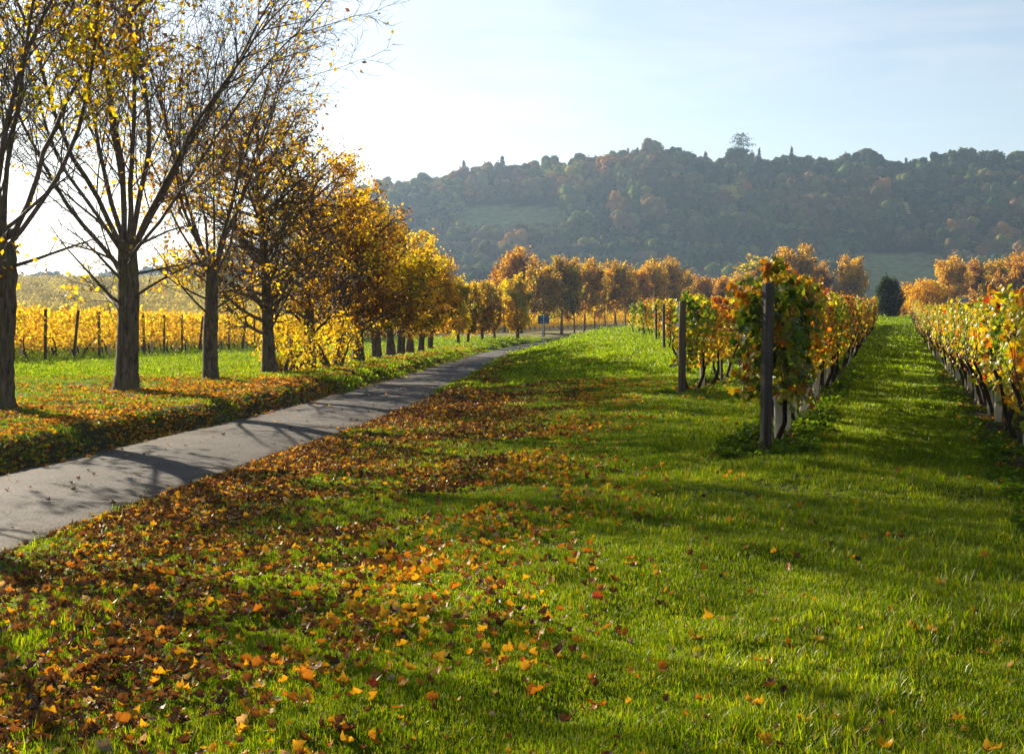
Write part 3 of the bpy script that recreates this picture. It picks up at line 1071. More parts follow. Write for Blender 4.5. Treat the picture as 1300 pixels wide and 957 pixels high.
# bushes: leaf mass on several stems
def bush_meshes(name, seed, w, h, n, size, cols, wt, mat, narrow=0.0):
    rng = np.random.default_rng(seed)
    T = Tubes()
    for k in range(9):
        a = rng.random() * 6.28
        d = np.array([math.cos(a) * 0.45, math.sin(a) * 0.45, 1.0])
        p = np.array([math.cos(a), math.sin(a), 0]) * 0.12 * w
        pts = [p - np.array([0, 0, 0.05])]
        for q in range(5):
            d = d + rng.normal(size=3) * 0.18
            pts.append(pts[-1] + d / np.linalg.norm(d) * h * 0.15)
        T.add(pts, np.linspace(0.035, 0.01, 6) * w, 5)
    st = T.mesh(name + '_stems')
    st.materials.append(M_TWIG)
    d = rng.normal(size=(n, 3))
    d /= np.linalg.norm(d, axis=1, keepdims=True)
    r = rng.random(n) ** 0.22
    lump = 1 + 0.22 * vnoise(d[:, 0] * 3 + d[:, 2], d[:, 1] * 3 - d[:, 2] * 2, 1.0, seed) + 0.14 * vnoise(d[:, 0] * 7, d[:, 1] * 7 + d[:, 2] * 6, 1.0, seed + 1)
    pos = d * (r * lump)[:, None]
    pos[:, 2] = (pos[:, 2] * 0.5 + 0.5)
    tp = 1 - narrow * np.clip(pos[:, 2], 0, 1)
    pos[:, 0] *= w * 0.5 * tp
    pos[:, 1] *= w * 0.5 * tp
    pos[:, 2] = np.maximum(pos[:, 2] * h, 0.05)
    cc = palette(rng, n, cols, wt, 0.3)
    lf = leaf_mesh(name + '_foliage', rng, pos, size * (0.7 + 0.6 * rng.random(n)), cc, OVAL, 0.1, d, 0.8)
    lf.materials.append(mat)
    return st, lf


def place_bush(ms, name, x, y, label, cat, rz=0.0):
    e = empty(name, (x, y, gz(x, y)), rz)
    tag(e, label, cat)
    link('stems', ms[0], e)
    link('foliage', ms[1], e)
    return e


yb = 116.0
place_bush(bush_meshes('yew', 5, 3.1, 3.7, 9000, 0.15, [(0.012, 0.028, 0.012), (0.020, 0.042, 0.016), (0.034, 0.058, 0.020)], [2, 3, 1], M_LEAF, 0.42), 'evergreen_bush', px_x(1128, yb), yb, 'dense dark green evergreen bush closing the grass alley', 'bush')
yb = 150.0
place_bush(bush_meshes('gold_bush', 6, 6.4, 4.4, 7000, 0.22, [ORA, GOLD, YEL], [2, 4, 2], M_LEAF, 0.25), 'yellow_bush', px_x(1177, yb), yb, 'rounded golden yellow bush beside the dark evergreen bush', 'bush')
place_bush(bush_meshes('gold_bush_small', 7, 4.2, 4.1, 4000, 0.22, [RUST, ORA, GOLD], [1, 3, 3], M_LEAF, 0.25), 'yellow_bush', px_x(1152, yb + 6), yb + 6, 'small orange bush half hidden behind the golden yellow bush', 'bush')
# yellow shoots at the foot of an avenue tree
bx, by = -6.95, 39.7
place_bush(bush_meshes('shoots', 8, 2.3, 1.75, 1150, 0.12, [GOLD, YEL, LIME], [1, 4, 2], M_LEAF, 0.2), 'shoot_bush', bx, by, 'yellow leafy sucker bush between two avenue trunks', 'bush')
bx, by = -6.1, 44.4
place_bush(bush_meshes('shoots_b', 9, 1.9, 1.9, 900, 0.12, [GOLD, YEL, LIME], [1, 4, 2], M_LEAF, 0.2), 'shoot_bush', bx, by, 'yellow leafy sucker bush past the trunk with orange yellow crown', 'bush')

# ------------------------------------------------------------------ grape vines
V_GREEN, V_DGREEN, V_YG, V_YEL, V_ORA, V_RED, V_BRN = (0.13, 0.21, 0.018), (0.05, 0.095, 0.014), (0.28, 0.32, 0.025), (0.50, 0.38, 0.025), (0.45, 0.17, 0.02), (0.36, 0.045, 0.018), (0.15, 0.075, 0.025)


def vine_stem(name, seed):
    rng = np.random.default_rng(seed)
    T = Tubes()
    p = np.array([0, 0, -0.06])
    d = np.array([rng.normal() * 0.12, rng.normal() * 0.12, 1.0])
    pts = [p]
    for k in range(9):
        d = d + rng.normal(size=3) * 0.16
        d[2] = max(d[2], 0.8)
        pts.append(pts[-1] + d / np.linalg.norm(d) * 0.115)
    T.add(pts, np.linspace(0.040, 0.024, 10) * (1 + 0.15 * rng.normal(size=10)), 7)
    head = pts[-1]
    for s in (-1, 1):                       # canes along the wire
        q = [head]
        for k in range(5):
            q.append(q[-1] + np.array([s * 0.13, rng.normal() * 0.02, 0.02 + rng.normal() * 0.02]))
        T.add(q, np.linspace(0.016, 0.007, 6), 5)
        for k in (1, 3):                    # upright shoots
            b = q[1 + k]
            sh = [b]
            dd = np.array([rng.normal() * 0.15, rng.normal() * 0.15, 1.0])
            for m in range(5):
                dd = dd + rng.normal(size=3) * 0.13
                sh.append(sh[-1] + dd / np.linalg.norm(dd) * 0.19)
            T.add(sh, np.linspace(0.005, 0.0025, 6), 4)
    me = T.mesh(name)
    me.materials.append(M_STEM)
    return me


def vine_points(rng, n, low=0.55, hi=1.88, half=0.68, thick=0.2):
    x = rng.uniform(-half, half, n)
    z = low + (hi - low) * rng.beta(1.5, 1.15, n)
    side = rng.choice([-1, 1], n)
    t = thick * (0.75 + 0.5 * vnoise(x, z, 0.35, int(rng.integers(1000))))
    y = side * t * np.sqrt(rng.random(n)) + 0.03 * rng.normal(size=n)
    edge = 0.13 * vnoise(x * 1.0, np.zeros(n), 0.22, int(rng.integers(1000)))
    z = z + edge * smooth(low + 0.6, hi, z) + 0.1 * vnoise(x, np.ones(n), 0.2, int(rng.integers(1000))) * smooth(low + 0.5, low, z)
    out = np.stack([np.zeros(n), side * 1.0, np.full(n, 0.25)], 1)
    return np.stack([x, y, z], 1), out


def vine_foliage(name, seed, n, cols, wt, size, low=0.55, hi=1.88, half=0.68, thick=0.2, template=PALM):
    rng = np.random.default_rng(seed)
    pos, out = vine_points(rng, n, low, hi, half, thick)
    # a few long shoots above the wire and a few hanging low
    k = n // 14
    for q in range(3):
        x0 = rng.uniform(-half, half)
        m = k // 3
        s = rng.random(m)
        pos[q * m:(q + 1) * m] = np.stack([x0 + s * rng.normal() * 0.15, s * rng.normal() * 0.1 + rng.normal(size=m) * 0.04, hi - 0.1 + s * rng.uniform(0.15, 0.4)], 1)
    key = vnoise(pos[:, 0] * 1.0, pos[:, 2] + pos[:, 1], 0.45, seed) * 0.5 + 0.5 + rng.normal(size=n) * 0.2
    cw = np.cumsum(wt) / np.sum(wt)
    ki = np.clip(np.searchsorted(cw, np.clip((key - 0.08) / 0.84, 0, 0.999)), 0, len(cw) - 1)
    cc = palette(rng, n, cols, wt, 0.3, ki)
    me = leaf_mesh(name, rng, pos, size * (0.55 + 0.75 * rng.random(n)), cc, template, 0.15, out, 0.7, 0.9)
    me.materials.append(M_VINE)
    return me


def tube_mesh(name, seed, h=0.72, r=0.055):
    rng = np.random.default_rng(seed)
    T = Tubes()
    lean = rng.normal(size=2) * 0.07
    zs = np.array([-0.04, 0.15, 0.35, 0.55, h - 0.02, h, h - 0.03, 0.3])
    rs = np.array([r * 0.92, r, r * 1.02, r * 1.04, r * 1.06, r * 1.04, r * 0.98, r * 0.9])
    pts = np.stack([lean[0] * zs, lean[1] * zs, zs], 1)
    # outer wall
    T.add(pts[:5], rs[:5], 12)
    T.add(np.stack([lean[0] * zs[[4, 5]], lean[1] * zs[[4, 5]], [h - 0.02, h]], 1), rs[[4, 5]], 12)
    T.add(np.stack([lean[0] * np.array([h - 0.004, 0.3]), lean[1] * np.array([h - 0.004, 0.3]), [h - 0.004, 0.3]], 1), np.array([r * 0.97, r * 0.86]), 12)
    me = T.mesh(name)
    me.materials.append(M_TUBE)
    return me


STEMS = [vine_stem('vine_stem_%d' % i, 100 + i) for i in range(5)]
TUBES = [tube_mesh('grow_tube_%d' % i, 130 + i, 0.62 + 0.05 * i) for i in range(4)]
mixes = [([V_DGREEN, V_GREEN, V_YG, V_YEL], [2, 4, 3, 1]),
         ([V_GREEN, V_YG, V_YEL, V_ORA], [3, 3, 2.5, 1]),
         ([V_GREEN, V_YG, V_YEL, V_ORA, V_BRN], [2, 2.5, 3, 2, 0.5]),
         ([V_YG, V_YEL, V_ORA, V_RED, V_BRN], [2, 2.5, 2.5, 0.5, 0.8]),
         ([V_DGREEN, V_GREEN, V_YG, V_YEL, V_RED], [1.5, 3, 3, 2, 0.25]),
         ([V_YG, V_YEL, V_ORA, V_BRN], [3, 3, 1, 0.6])]
FOL = [vine_foliage('vine_foliage_%d' % i, 150 + i, 900, c, w, 0.102, template=PALM) for i, (c, w) in enumerate(mixes)]
FOL_L = [vine_foliage('yellow_vine_foliage_%d' % i, 170 + i, 600, [V_YG, V_YEL, (0.58, 0.45, 0.05), (0.48, 0.28, 0.03)], w, 0.14, low=0.42, hi=1.95, half=0.74, thick=0.28, template=OVAL) for i, w in enumerate([[1, 4, 3, 0.3], [0.6, 3, 4, 0.6], [2, 4, 2, 0.2]])]

rngv = np.random.default_rng(77)
vine_spots = []      # (x, y, z, rz, foliage, stem, tube or None, scale, label, group)
row_names = {0: 'row behind the dark end post', 1: 'row behind the brown end post', 7: 'row across the grass alley'}
ang_row = math.atan2(1.0, ROW_K)
for ri, (u, y0, y1) in enumerate(ROWS):
    y = y0 + 0.75
    while y < y1:
        x = ROW_X0 + ROW_K * y + u
        vis = abs(x / max(y, 0.1)) < 0.44
        # colour drifts along the row
        if ri == 0:
            fi = 0 if y < 18.5 else int(rngv.choice([3, 2, 1, 5], p=[.4, .3, .2, .1]))
        elif ri == 1:
            fi = int(rngv.choice([0, 1, 4])) if (y < 29) else int(rngv.choice([3, 2, 1, 4], p=[.5, .2, .2, .1]))
        elif ri == 7:
            fi = int(rngv.choice([1, 5, 4, 2, 3], p=[.3, .3, .2, .15, .05]))
        else:
            fi = int(rngv.integers(0, 6))
        tb = int(rngv.integers(0, 4)) if rngv.random() < (0.5 if ri in (0, 7) else 0.3) else None
        vine_spots.append([x, y, ang_row + (math.pi if rngv.random() < 0.5 else 0), FOL[fi], STEMS[int(rngv.integers(0, 5))], tb, (0.95 + 0.12 * rngv.random()) * (0.88 if ri >= 7 else 1.0), ri, fi, vis])
        if ri == 0 and y > 19 and rngv.random() < 0.45:      # gaps added so stripes of sun reach the grass alley
            y += 1.0
        y += 1.22 * 0.958 * (0.93 + 0.14 * rngv.random())
for li, (xe, ye) in enumerate(LROWS):
    nvine = 14 if ye < 110 else 9
    for k in range(nvine):
        x = xe - 0.7 - 1.3 * k
        y = ye + 0.10 * 1.3 * k
        vis = abs(x / y) < 0.43
        vine_spots.append([x, y, math.pi - 0.1, FOL_L[int(rngv.integers(0, 3))], STEMS[int(rngv.integers(0, 5))], (int(rngv.integers(0, 4)) if rngv.random() < 0.35 else None), 0.97 + 0.12 * rngv.random(), 100 + li, 9, vis])
for fi_ in range(12):            # yellow rows beyond the line of trees at the bend
    tt_ = 0.0
    while tt_ < 58:
        x = -6 + tt_ * 0.52 - fi_ * 2.0
        y = 158 + tt_ * 0.86 + fi_ * 2.2
        tt_ += 1.35
        if y > 150 and abs(x / y) < 0.43:
            vine_spots.append([x, y, 1.03, FOL_L[int(rngv.integers(0, 3))], STEMS[0], None, 1.05, 200 + fi_, 9, False])
# posts of every row
end_brown = {1}
posts = []
for ri, (u, y0, y1) in enumerate(ROWS):
    k = 0
    y = y0
    while y < min(y1, 70):
        posts.append((ROW_X0 + ROW_K * y + u, y, ri, k))
        y += 6.1 * 0.958
        k += 1
        if ri > 7 and k > 2:
            break
POST_SQ = box_mesh('square_post', 0.052, 0.052, -0.1, 1.92)
POST_THIN = box_mesh('thin_post', 0.028, 0.028, -0.1, 1.86)
_T = Tubes()
_T.add([(0, 0, -0.1), (0.004, 0, 0.6), (-0.003, 0.002, 1.2), (0, 0, 1.80), (0, 0, 1.815)], [0.078, 0.076, 0.074, 0.072, 0.062], 14, True)
POST_RND = _T.mesh('round_post')
POST_SQ.materials.append(M_POST_DARK)
POST_THIN.materials.append(M_POST_DARK)
POST_RND.materials.append(M_POST_BROWN)
for (x, y, ri, k) in posts:
    if k > 0 and ri not in (0, 1, 7):
        continue
    if k == 0:
        me = POST_RND if ri == 1 else POST_SQ
    else:
        me = POST_THIN
    o = link('vine_post', me, None, (x, y, gz(x, y)))
    o.rotation_euler = (0.01 * math.sin(k * 3.1 + ri), 0.012 * math.cos(k * 1.7 + ri), 0.29 + 0.1 * math.sin(k + ri))
    if k == 0 and ri == 0:
        lb, gp = 'dark square wooden end post of the vine row with the tall green vine', None
    elif k == 0 and ri == 1:
        lb, gp = 'thick round brown wooden end post of a vine row', None
    elif k == 0:
        lb, gp = 'dark wooden end post of a vine row by the lawn', 'end posts of the farther vine rows'
    else:
        lb, gp = 'thin dark stake among vines in the %s' % row_names[ri], 'stakes in the ' + row_names[ri]
    tag(o, lb, 'post', gp)
LG = 'end posts of the yellow vineyard'
for li, (xe, ye) in enumerate(LROWS):
    if ye > 128 or xe / ye < -0.45:
        continue
    o = link('vine_post', POST_SQ, None, (xe, ye, gz(xe, ye)))
    o.rotation_euler = (rngv.normal() * 0.03, 0.03 + rngv.normal() * 0.05, 0.1)
    o.scale = (0.95, 0.95, 1.04)
    tag(o, 'dark leaning end post before the yellow vines beyond the avenue', 'post', LG)
    if ye < 75:
        for q in (1,):
            xx, yy = xe - 5.5 * q, ye + 0.55 * q
            if xx / yy > -0.43:
                o = link('vine_post', POST_THIN, None, (xx, yy, gz(xx, yy)))
                tag(o, 'thin stake standing inside the yellow vines beyond the avenue', 'post', 'stakes inside the yellow vineyard')

vz = height(np.array([s[0] for s in vine_spots]), np.array([s[1] for s in vine_spots]))
order = sorted(range(len(vine_spots)), key=lambda i: (not vine_spots[i][9], vine_spots[i][1]))
single = [i for i in order if vine_spots[i][9]]
s_right = [i for i in single if vine_spots[i][7] < 100][:190]
s_left = [i for i in single if vine_spots[i][7] >= 100][:105]
single = set(s_right + s_left)
vine_no = {}
tone = {0: 'green', 1: 'green and yellow', 2: 'yellow and orange', 3: 'orange and red tinged', 4: 'green with a few red leaves', 5: 'yellow green'}
big_vines = []
for i in sorted(single, key=lambda i: (vine_spots[i][7], vine_spots[i][1])):
    x, y, rz, fo, st, tb, s, ri, fi, vis = vine_spots[i]
    n = vine_no.get(ri, 0)
    vine_no[ri] = n + 1
    e = empty('grape_vine', (x, y, float(vz[i])), rz, s)
    link('stem', st, e)
    if ri == 0 and n < 3:
        big_vines.append((e, n))
    else:
        link('foliage', fo, e)['kind'] = 'stuff'
    if ri == 0 and n < 4:
        tb = n % 4
    if tb is not None:
        tu = link('grow_tube', TUBES[tb], e)
        tu.location = (0.16 if n % 2 else -0.12, 0.03, 0)
    if ri == 0 and n < 2:
        link('grow_tube', TUBES[(n + 2) % 4], e).location = (0.42, -0.05, 0)
    if ri == 0 and n < 3:
        lb = ['tall dark green vine with a few red leaves tied at the dark end post', 'bushy green vine second from the dark end post', 'green vine third from the dark end post'][n]
    elif ri in row_names:
        lb = '%s vine in the %s' % (tone[fi], row_names[ri])
    elif ri < 100:
        lb = '%s grape vine in the farther rows beside the lawn' % tone[fi]
    else:
        lb = 'bright yellow grape vine in the vineyard beyond the avenue'
    tag(e, lb, 'grape vine', 'vines in the ' + row_names[ri] if ri in row_names else ('vines in the farther rows beside the lawn' if ri < 100 else 'yellow vines beyond the avenue'))

# the nearest vines show their leaves one by one
LEAFM = []
rl = np.random.default_rng(404)
for q, c in enumerate([V_DGREEN, V_GREEN, V_GREEN, V_YG, V_YG, V_YEL, V_ORA, V_RED]):
    tv = PALM[0].copy()
    tv[:, 2] += 0.06 * rl.normal(size=len(tv))
    me = mesh_np('vine_leaf_%d' % q, tv, PALM[1], np.tile(np.array(c) * (0.9 + 0.3 * rl.random()), (len(tv), 1)))
    me.materials.append(M_VINE)
    LEAFM.append(me)
for (e, n) in big_vines:
    hi = [2.02, 2.06, 1.98][n]
    me = vine_foliage('big_vine_foliage_%d' % n, 300 + n, [1700, 1750, 1300][n], [V_DGREEN, V_GREEN, V_YG, V_YEL, V_ORA], [[1.6, 3, 2.4, 2, 1.6], [2.4, 3, 2.2, 1.2, 0.6], [1.5, 3, 2.4, 2.4, 1.2]][n], 0.102, low=0.62, hi=hi, half=0.74, thick=0.42)
    link('foliage', me, e)['kind'] = 'stuff'
    rg = np.random.default_rng(500 + n)
    m = [150, 110, 60][n]
    pos, out = vine_points(rg, m, 0.62, hi + 0.05, 0.74, 0.46)
    X, Y, Z = rand_frames(rg, m, 0.2, out, 0.8)
    for k in range(m):
        li = int(rg.choice(8, p=[.2, .2, .17, .15, .1, .09, .06, .03]))
        o = link('leaf', LEAFM[li], e)
        zz = Vector(Z[k])
        xx = Vector(X[k]) + Vector((0, 0, -0.9))
        xx = (xx - zz * xx.dot(zz)).normalized()
        yy = zz.cross(xx)
        from mathutils import Matrix
        mt = Matrix((xx, yy, zz)).transposed().to_4x4()
        mt.translation = Vector(pos[k])
        sc = 0.08 + 0.045 * rg.random()
        o.matrix_local = mt @ Matrix.Scale(sc, 4)

# the rest of both vineyards, too far to count
rest = [i for i in range(len(vine_spots)) if i not in single and not (vine_spots[i][7] > 7 and vine_spots[i][7] < 100 and vine_spots[i][1] > 45)]
kinds_v = FOL + FOL_L + STEMS
pts, rots, scl, idx = [], [], [], []
for i in rest:
    x, y, rz, fo, st, tb, s, ri, fi, vis = vine_spots[i]
    for me in (fo, st):
        pts.append((x, y, vz[i]))
        rots.append((0, 0, rz))
        scl.append(s)
        idx.append(kinds_v.index(me))
instancer('far_vineyard', pts, rots, scl, idx, kinds_v, 'far rows of yellow and green vines merging into one mass', 'vineyard')

# ------------------------------------------------------------------ road sign at the bend
sy = 104.0
sx = px_x(690, sy)
sg = empty('road_sign', (sx, sy, gz(sx, sy)), 0.15)
tag(sg, 'blue rectangular road sign on a thin steel pole at the bend', 'sign')
_T = Tubes()
_T.add([(0, -0.04, -0.15), (0, -0.04, 1.2), (0, -0.04, 2.62), (0, -0.04, 2.64)], [0.038, 0.038, 0.038, 0.02], 12, True)
me = _T.mesh('sign_pole')
me.materials.append(M_METAL)
link('pole', me, sg)


def slab(name, x0, x1, y0, y1, z0, z1, mat):
    v = [(x, y, z) for z in (z0, z1) for (x, y) in ((x0, y0), (x1, y0), (x1, y1), (x0, y1))]
    f = [(3, 2, 1, 0), (4, 5, 6, 7), (0, 1, 5, 4), (1, 2, 6, 5), (2, 3, 7, 6), (3, 0, 4, 7)]
    me = bpy.data.meshes.new(name)
    me.from_pydata(v, [], f)
    me.materials.append(mat)
    return me


brd = link('board', slab('sign_board', -0.46, 0.46, 0.0, 0.018, 1.92, 2.60, M_SIGN), sg)
for (z0, z1) in ((2.02, 2.06), (2.44, 2.48)):
    link('bracket', slab('sign_bracket', -0.30, 0.30, -0.012, -0.002, z0, z1, M_SIGN_RIM), brd)

# ------------------------------------------------------------------ woods on the hill
rh = np.random.default_rng(900)


def crown_tree(name, seed, h, w, n, cols, wt, kind='round'):
    rng = np.random.default_rng(seed)
    T = Tubes()
    T.add([(0, 0, -1), (0.1, 0, h * 0.3), (0, 0.1, h * 0.75)], [0.32, 0.25, 0.08], 5)
    tm = T.mesh(name + '_trunk')
    tm.materials.append(M_BARK)
    if kind == 'round':
        lobes = [(np.array([0, 0, h * 0.60]), w * 0.40)]
        for q in range(9):
            a = q * 2.4 + rng.random()
            zz = h * rng.uniform(0.35, 0.85)
            rr = w * 0.30 * math.sqrt(max(0.15, 1 - ((zz / h - 0.58) / 0.42) ** 2))
            lobes.append((np.array([math.cos(a) * rr, math.sin(a) * rr, zz]), w * rng.uniform(0.17, 0.27)))
        P_, O_ = [], []
        for (c, r) in lobes:
            m = n // len(lobes)
            d = rng.normal(size=(m, 3))
            d /= np.linalg.norm(d, axis=1, keepdims=True)
            P_.append(c + d * r * (rng.random((m, 1)) ** 0.25) * np.array([1, 1, 0.85]))
            O_.append(d)
        pos, out = np.concatenate(P_), np.concatenate(O_)
    elif kind == 'cone':
        t = rng.random(n) ** 0.8
        a = rng.random(n) * 6.283
        tier = 0.75 + 0.35 * ((t * 9) % 1.0)
        r = w * 0.5 * (1 - t) * tier * np.sqrt(rng.random(n)) + 0.1
        pos = np.stack([np.cos(a) * r, np.sin(a) * r, h * (0.08 + 0.94 * t)], 1)
        out = np.stack([np.cos(a), np.sin(a), np.full(n, 0.4)], 1)
    else:       # flat-topped pine, in plates
        P_, O_ = [], []
        for q in range(11):
            a = q * 2.4
            zz = h * (0.45 + 0.055 * q)
            rr = w * 0.5 * rng.uniform(0.2, 0.75) * (1.1 - 0.05 * q)
            m = n // 11
            d = rng.normal(size=(m, 3)) * np.array([w * 0.16, w * 0.16, h * 0.022])
            P_.append(np.array([math.cos(a) * rr, math.sin(a) * rr, zz]) + d)
            O_.append(np.tile([0, 0, 1.0], (m, 1)))
        pos, out = np.concatenate(P_), np.concatenate(O_)
    m = len(pos)
    cc = palette(rng, m, cols, wt, 0.2)
    lm = leaf_mesh(name + '_foliage', rng, pos, (1.25 if kind != 'cone' else 1.0) * (0.6 + 0.6 * rng.random(m)), cc, OVAL, 0.2, out, 1.0)
    if kind == 'round':
        # closed lumpy bodies inside the sprays, so each crown has a lit and a shaded side
        nv = len(lm.vertices)
        co = np.empty(nv * 3, np.float32)
        lm.vertices.foreach_get('co', co)
        V, Fc, Cc, base = [co.reshape(-1, 3)], [np.array([p.vertices[:] for p in lm.polygons])], [np.repeat(cc, 4, axis=0)], nv
        nu, nw = 12, 7
        th = np.arange(nu) * 2 * math.pi / nu
        ph = np.linspace(0.06, math.pi - 0.06, nw)
        sp = np.stack([(np.sin(ph)[:, None] * np.cos(th)[None]).ravel(), (np.sin(ph)[:, None] * np.sin(th)[None]).ravel(), np.repeat(np.cos(ph), nu)], 1)
        ff = []
        for a in range(nw - 1):
            for b in range(nu):
                q0, q1, q2, q3 = a * nu + b, a * nu + (b + 1) % nu, (a + 1) * nu + (b + 1) % nu, (a + 1) * nu + b
                ff += [(q0, q3, q2), (q0, q2, q1)]
        ff = np.array(ff)
        for (c, r) in lobes:
            k1, k2 = rng.normal(size=3) * 2.2, rng.normal(size=3) * 4.5
            bump_ = 1 + 0.12 * np.sin(sp @ k1 + rng.random() * 6) + 0.10 * np.sin(sp @ k2 + rng.random() * 6) + 0.05 * rng.normal(size=len(sp))
            V.append(c + sp * (r * 0.93 * bump_)[:, None] * np.array([1, 1, 0.85]))
            Fc.append(ff + base)
            base += len(sp)
            Cc.append(np.tile(palette(rng, 1, cols, wt, 0.15), (len(sp), 1)))
        bpy.data.meshes.remove(lm)
        lm = mesh_np(name + '_foliage', np.concatenate(V), np.concatenate(Fc), np.concatenate(Cc), True)
    lm.materials.append(M_FAR)
    return tm, lm


W_OL, W_DG, W_BR, W_OR, W_YL, W_CN = (0.13, 0.14, 0.030), (0.055, 0.085, 0.025), (0.14, 0.090, 0.035), (0.34, 0.16, 0.030), (0.36, 0.29, 0.05), (0.020, 0.042, 0.020)
wood_def = [('round', [W_OL, W_DG], [2, 2]), ('round', [W_BR, W_OL], [3, 1]), ('round', [W_OR, W_BR], [2, 2]), ('round', [W_YL, W_OL], [1.5, 2]), ('round', [W_DG, W_CN], [2, 1]), ('cone', [W_CN, W_DG], [2, 1]), ('cone', [W_CN, W_OL], [3, 1]), ('round', [W_BR, W_OR, W_OL], [3, 0.6, 1])]
kinds_w = []
for q, (kd, c, w) in enumerate(wood_def):
    tm, lm = crown_tree('wood_tree_%d' % q, 910 + q, 12.5 if kd == 'round' else 14, 10.5 if kd == 'round' else 9.5, 420, c, w, kd)
    lm.materials.clear()
    lm.materials.append(M_FAR)
    kinds_w.append(lm)
N = 9000
wy = rh.uniform(505, 860, N)
wa = rh.uniform(-0.47, 0.47, N) + rh.normal(size=N) * 0.0
wx = wa * wy
wz = height(wx, wy)
ca, cb = clearing(wx, wy, wz)
tp_v = 400 - F * (wz + 10 - 1.6) / wy
px_w = 650 + F * wa
hide = (px_w > 578) & (px_w < 718) & (tp_v < 296) & (tp_v > 250) & (400 - F * (wz - 1.6) / wy > 266)
hide |= (px_w > 1082) & (px_w < 1204) & (400 - F * (wz - 1.6) / wy > 326)
keep = ~(ca | cb | hide)
left_thin = (px_w < 440) & (wy < 700)
keep &= ~left_thin
# woods have a density limit: keep points at least ~5 m apart on a hash grid
cell = {}
sel = []
for i in np.nonzero(keep)[0]:
    kx, ky = int(wx[i] // 7.5), int(wy[i] // 7.5)
    if (kx, ky) in cell:
        continue
    cell[(kx, ky)] = 1
    sel.append(i)
sel = np.array(sel)
nse = vnoise(wx[sel], wy[sel], 60, 31) + 0.8 * rh.normal(size=len(sel)) * 0.5
kind_i = np.where(nse < -1.0, 5, np.where(nse < -0.2, 4, np.where(nse < 0.1, 0, np.where(nse < 0.35, 1, np.where(nse < 0.62, 7, np.where(nse < 0.85, 3, 2))))))
kind_i = np.where((kind_i == 5) & (rh.random(len(sel)) < 0.5), 6, kind_i)
sc = (0.85 + 0.75 * rh.random(len(sel)) ** 1.6) * np.interp(wy[sel], [760, 800], [1.0, 0.85]) * np.interp(px_w[sel], [300, 450], [0.7, 1.0])
instancer('woodland', np.stack([wx[sel], wy[sel], wz[sel] - 0.5], 1), np.stack([np.zeros(len(sel)), np.zeros(len(sel)), rh.random(len(sel)) * 6.28], 1),
          np.stack([sc, sc, sc * (0.85 + 0.35 * rh.random(len(sel)))], 1), kind_i, kinds_w, 'hazy mixed autumn woodland covering the hill', 'woodland')

# vine rows on the hill clearing
pv = []
for pxc in np.arange(578, 718, 4.6):
    for k in range(26):
        yv = 662 + k * 2.3
        pv.append((px_x(pxc + (k - 13) * 1.2, yv), yv))
pv = np.array(pv)
pz = height(pv[:, 0], pv[:, 1])
vv = 400 - F * (pz - 1.6) / pv[:, 1]
okv = (vv > 266) & (vv < 312)
rr_ = np.random.default_rng(66)
hp = rr_.normal(size=(60, 3)) * np.array([1.5, 0.35, 0.3]) + np.array([0, 0, 0.9])
hm = leaf_mesh('hill_vine_clump', rr_, hp, np.full(60, 0.6), palette(rr_, 60, [(0.30, 0.29, 0.07), (0.24, 0.25, 0.06)], [1, 1]), OVAL, 0.4)
hm.materials.append(M_FAR)
instancer('hill_vineyard', np.stack([pv[okv, 0], pv[okv, 1], pz[okv]], 1), np.tile([0, 0, 1.2], (okv.sum(), 1)), np.ones(okv.sum()), np.zeros(okv.sum(), int), [hm], 'small striped vineyard clearing on the wooded hillside', 'vineyard')

sv = []
for yv in np.arange(104, 345, 4.2):
    for xv in np.arange(-0.44 * yv, -0.10 * yv, 2.4):
        sv.append((xv + rr_.normal() * 0.5, yv + 0.1 * (-xv) + rr_.normal() * 0.25))
sv = np.array(sv)
sz_ = height(sv[:, 0], sv[:, 1])
sm = []
for q in range(3):
    hp = rr_.normal(size=(90, 3)) * np.array([0.85, 0.22, 0.36]) + np.array([0, 0, 1.1])
    hp[:, 2] = np.clip(hp[:, 2], 0.3, 2.0)
    me = leaf_mesh('slope_vine_%d' % q, rr_, hp, 0.34 * (0.7 + 0.6 * rr_.random(90)), palette(rr_, 90, [(0.44, 0.38, 0.12), (0.33, 0.33, 0.12), (0.50, 0.40, 0.13)], [2, 1.5, 1.5]), OVAL, 0.2)
    me.materials.append(M_FAR)
    sm.append(me)
nsv = len(sv)
instancer('slope_vineyard', np.stack([sv[:, 0], sv[:, 1], sz_], 1), np.tile([0, 0, math.pi - 0.1], (nsv, 1)), 0.9 + 0.3 * rr_.random(nsv), rr_.integers(0, 3, nsv), sm, 'pale golden vine rows rising up the slope behind the yellow vineyard', 'vineyard')

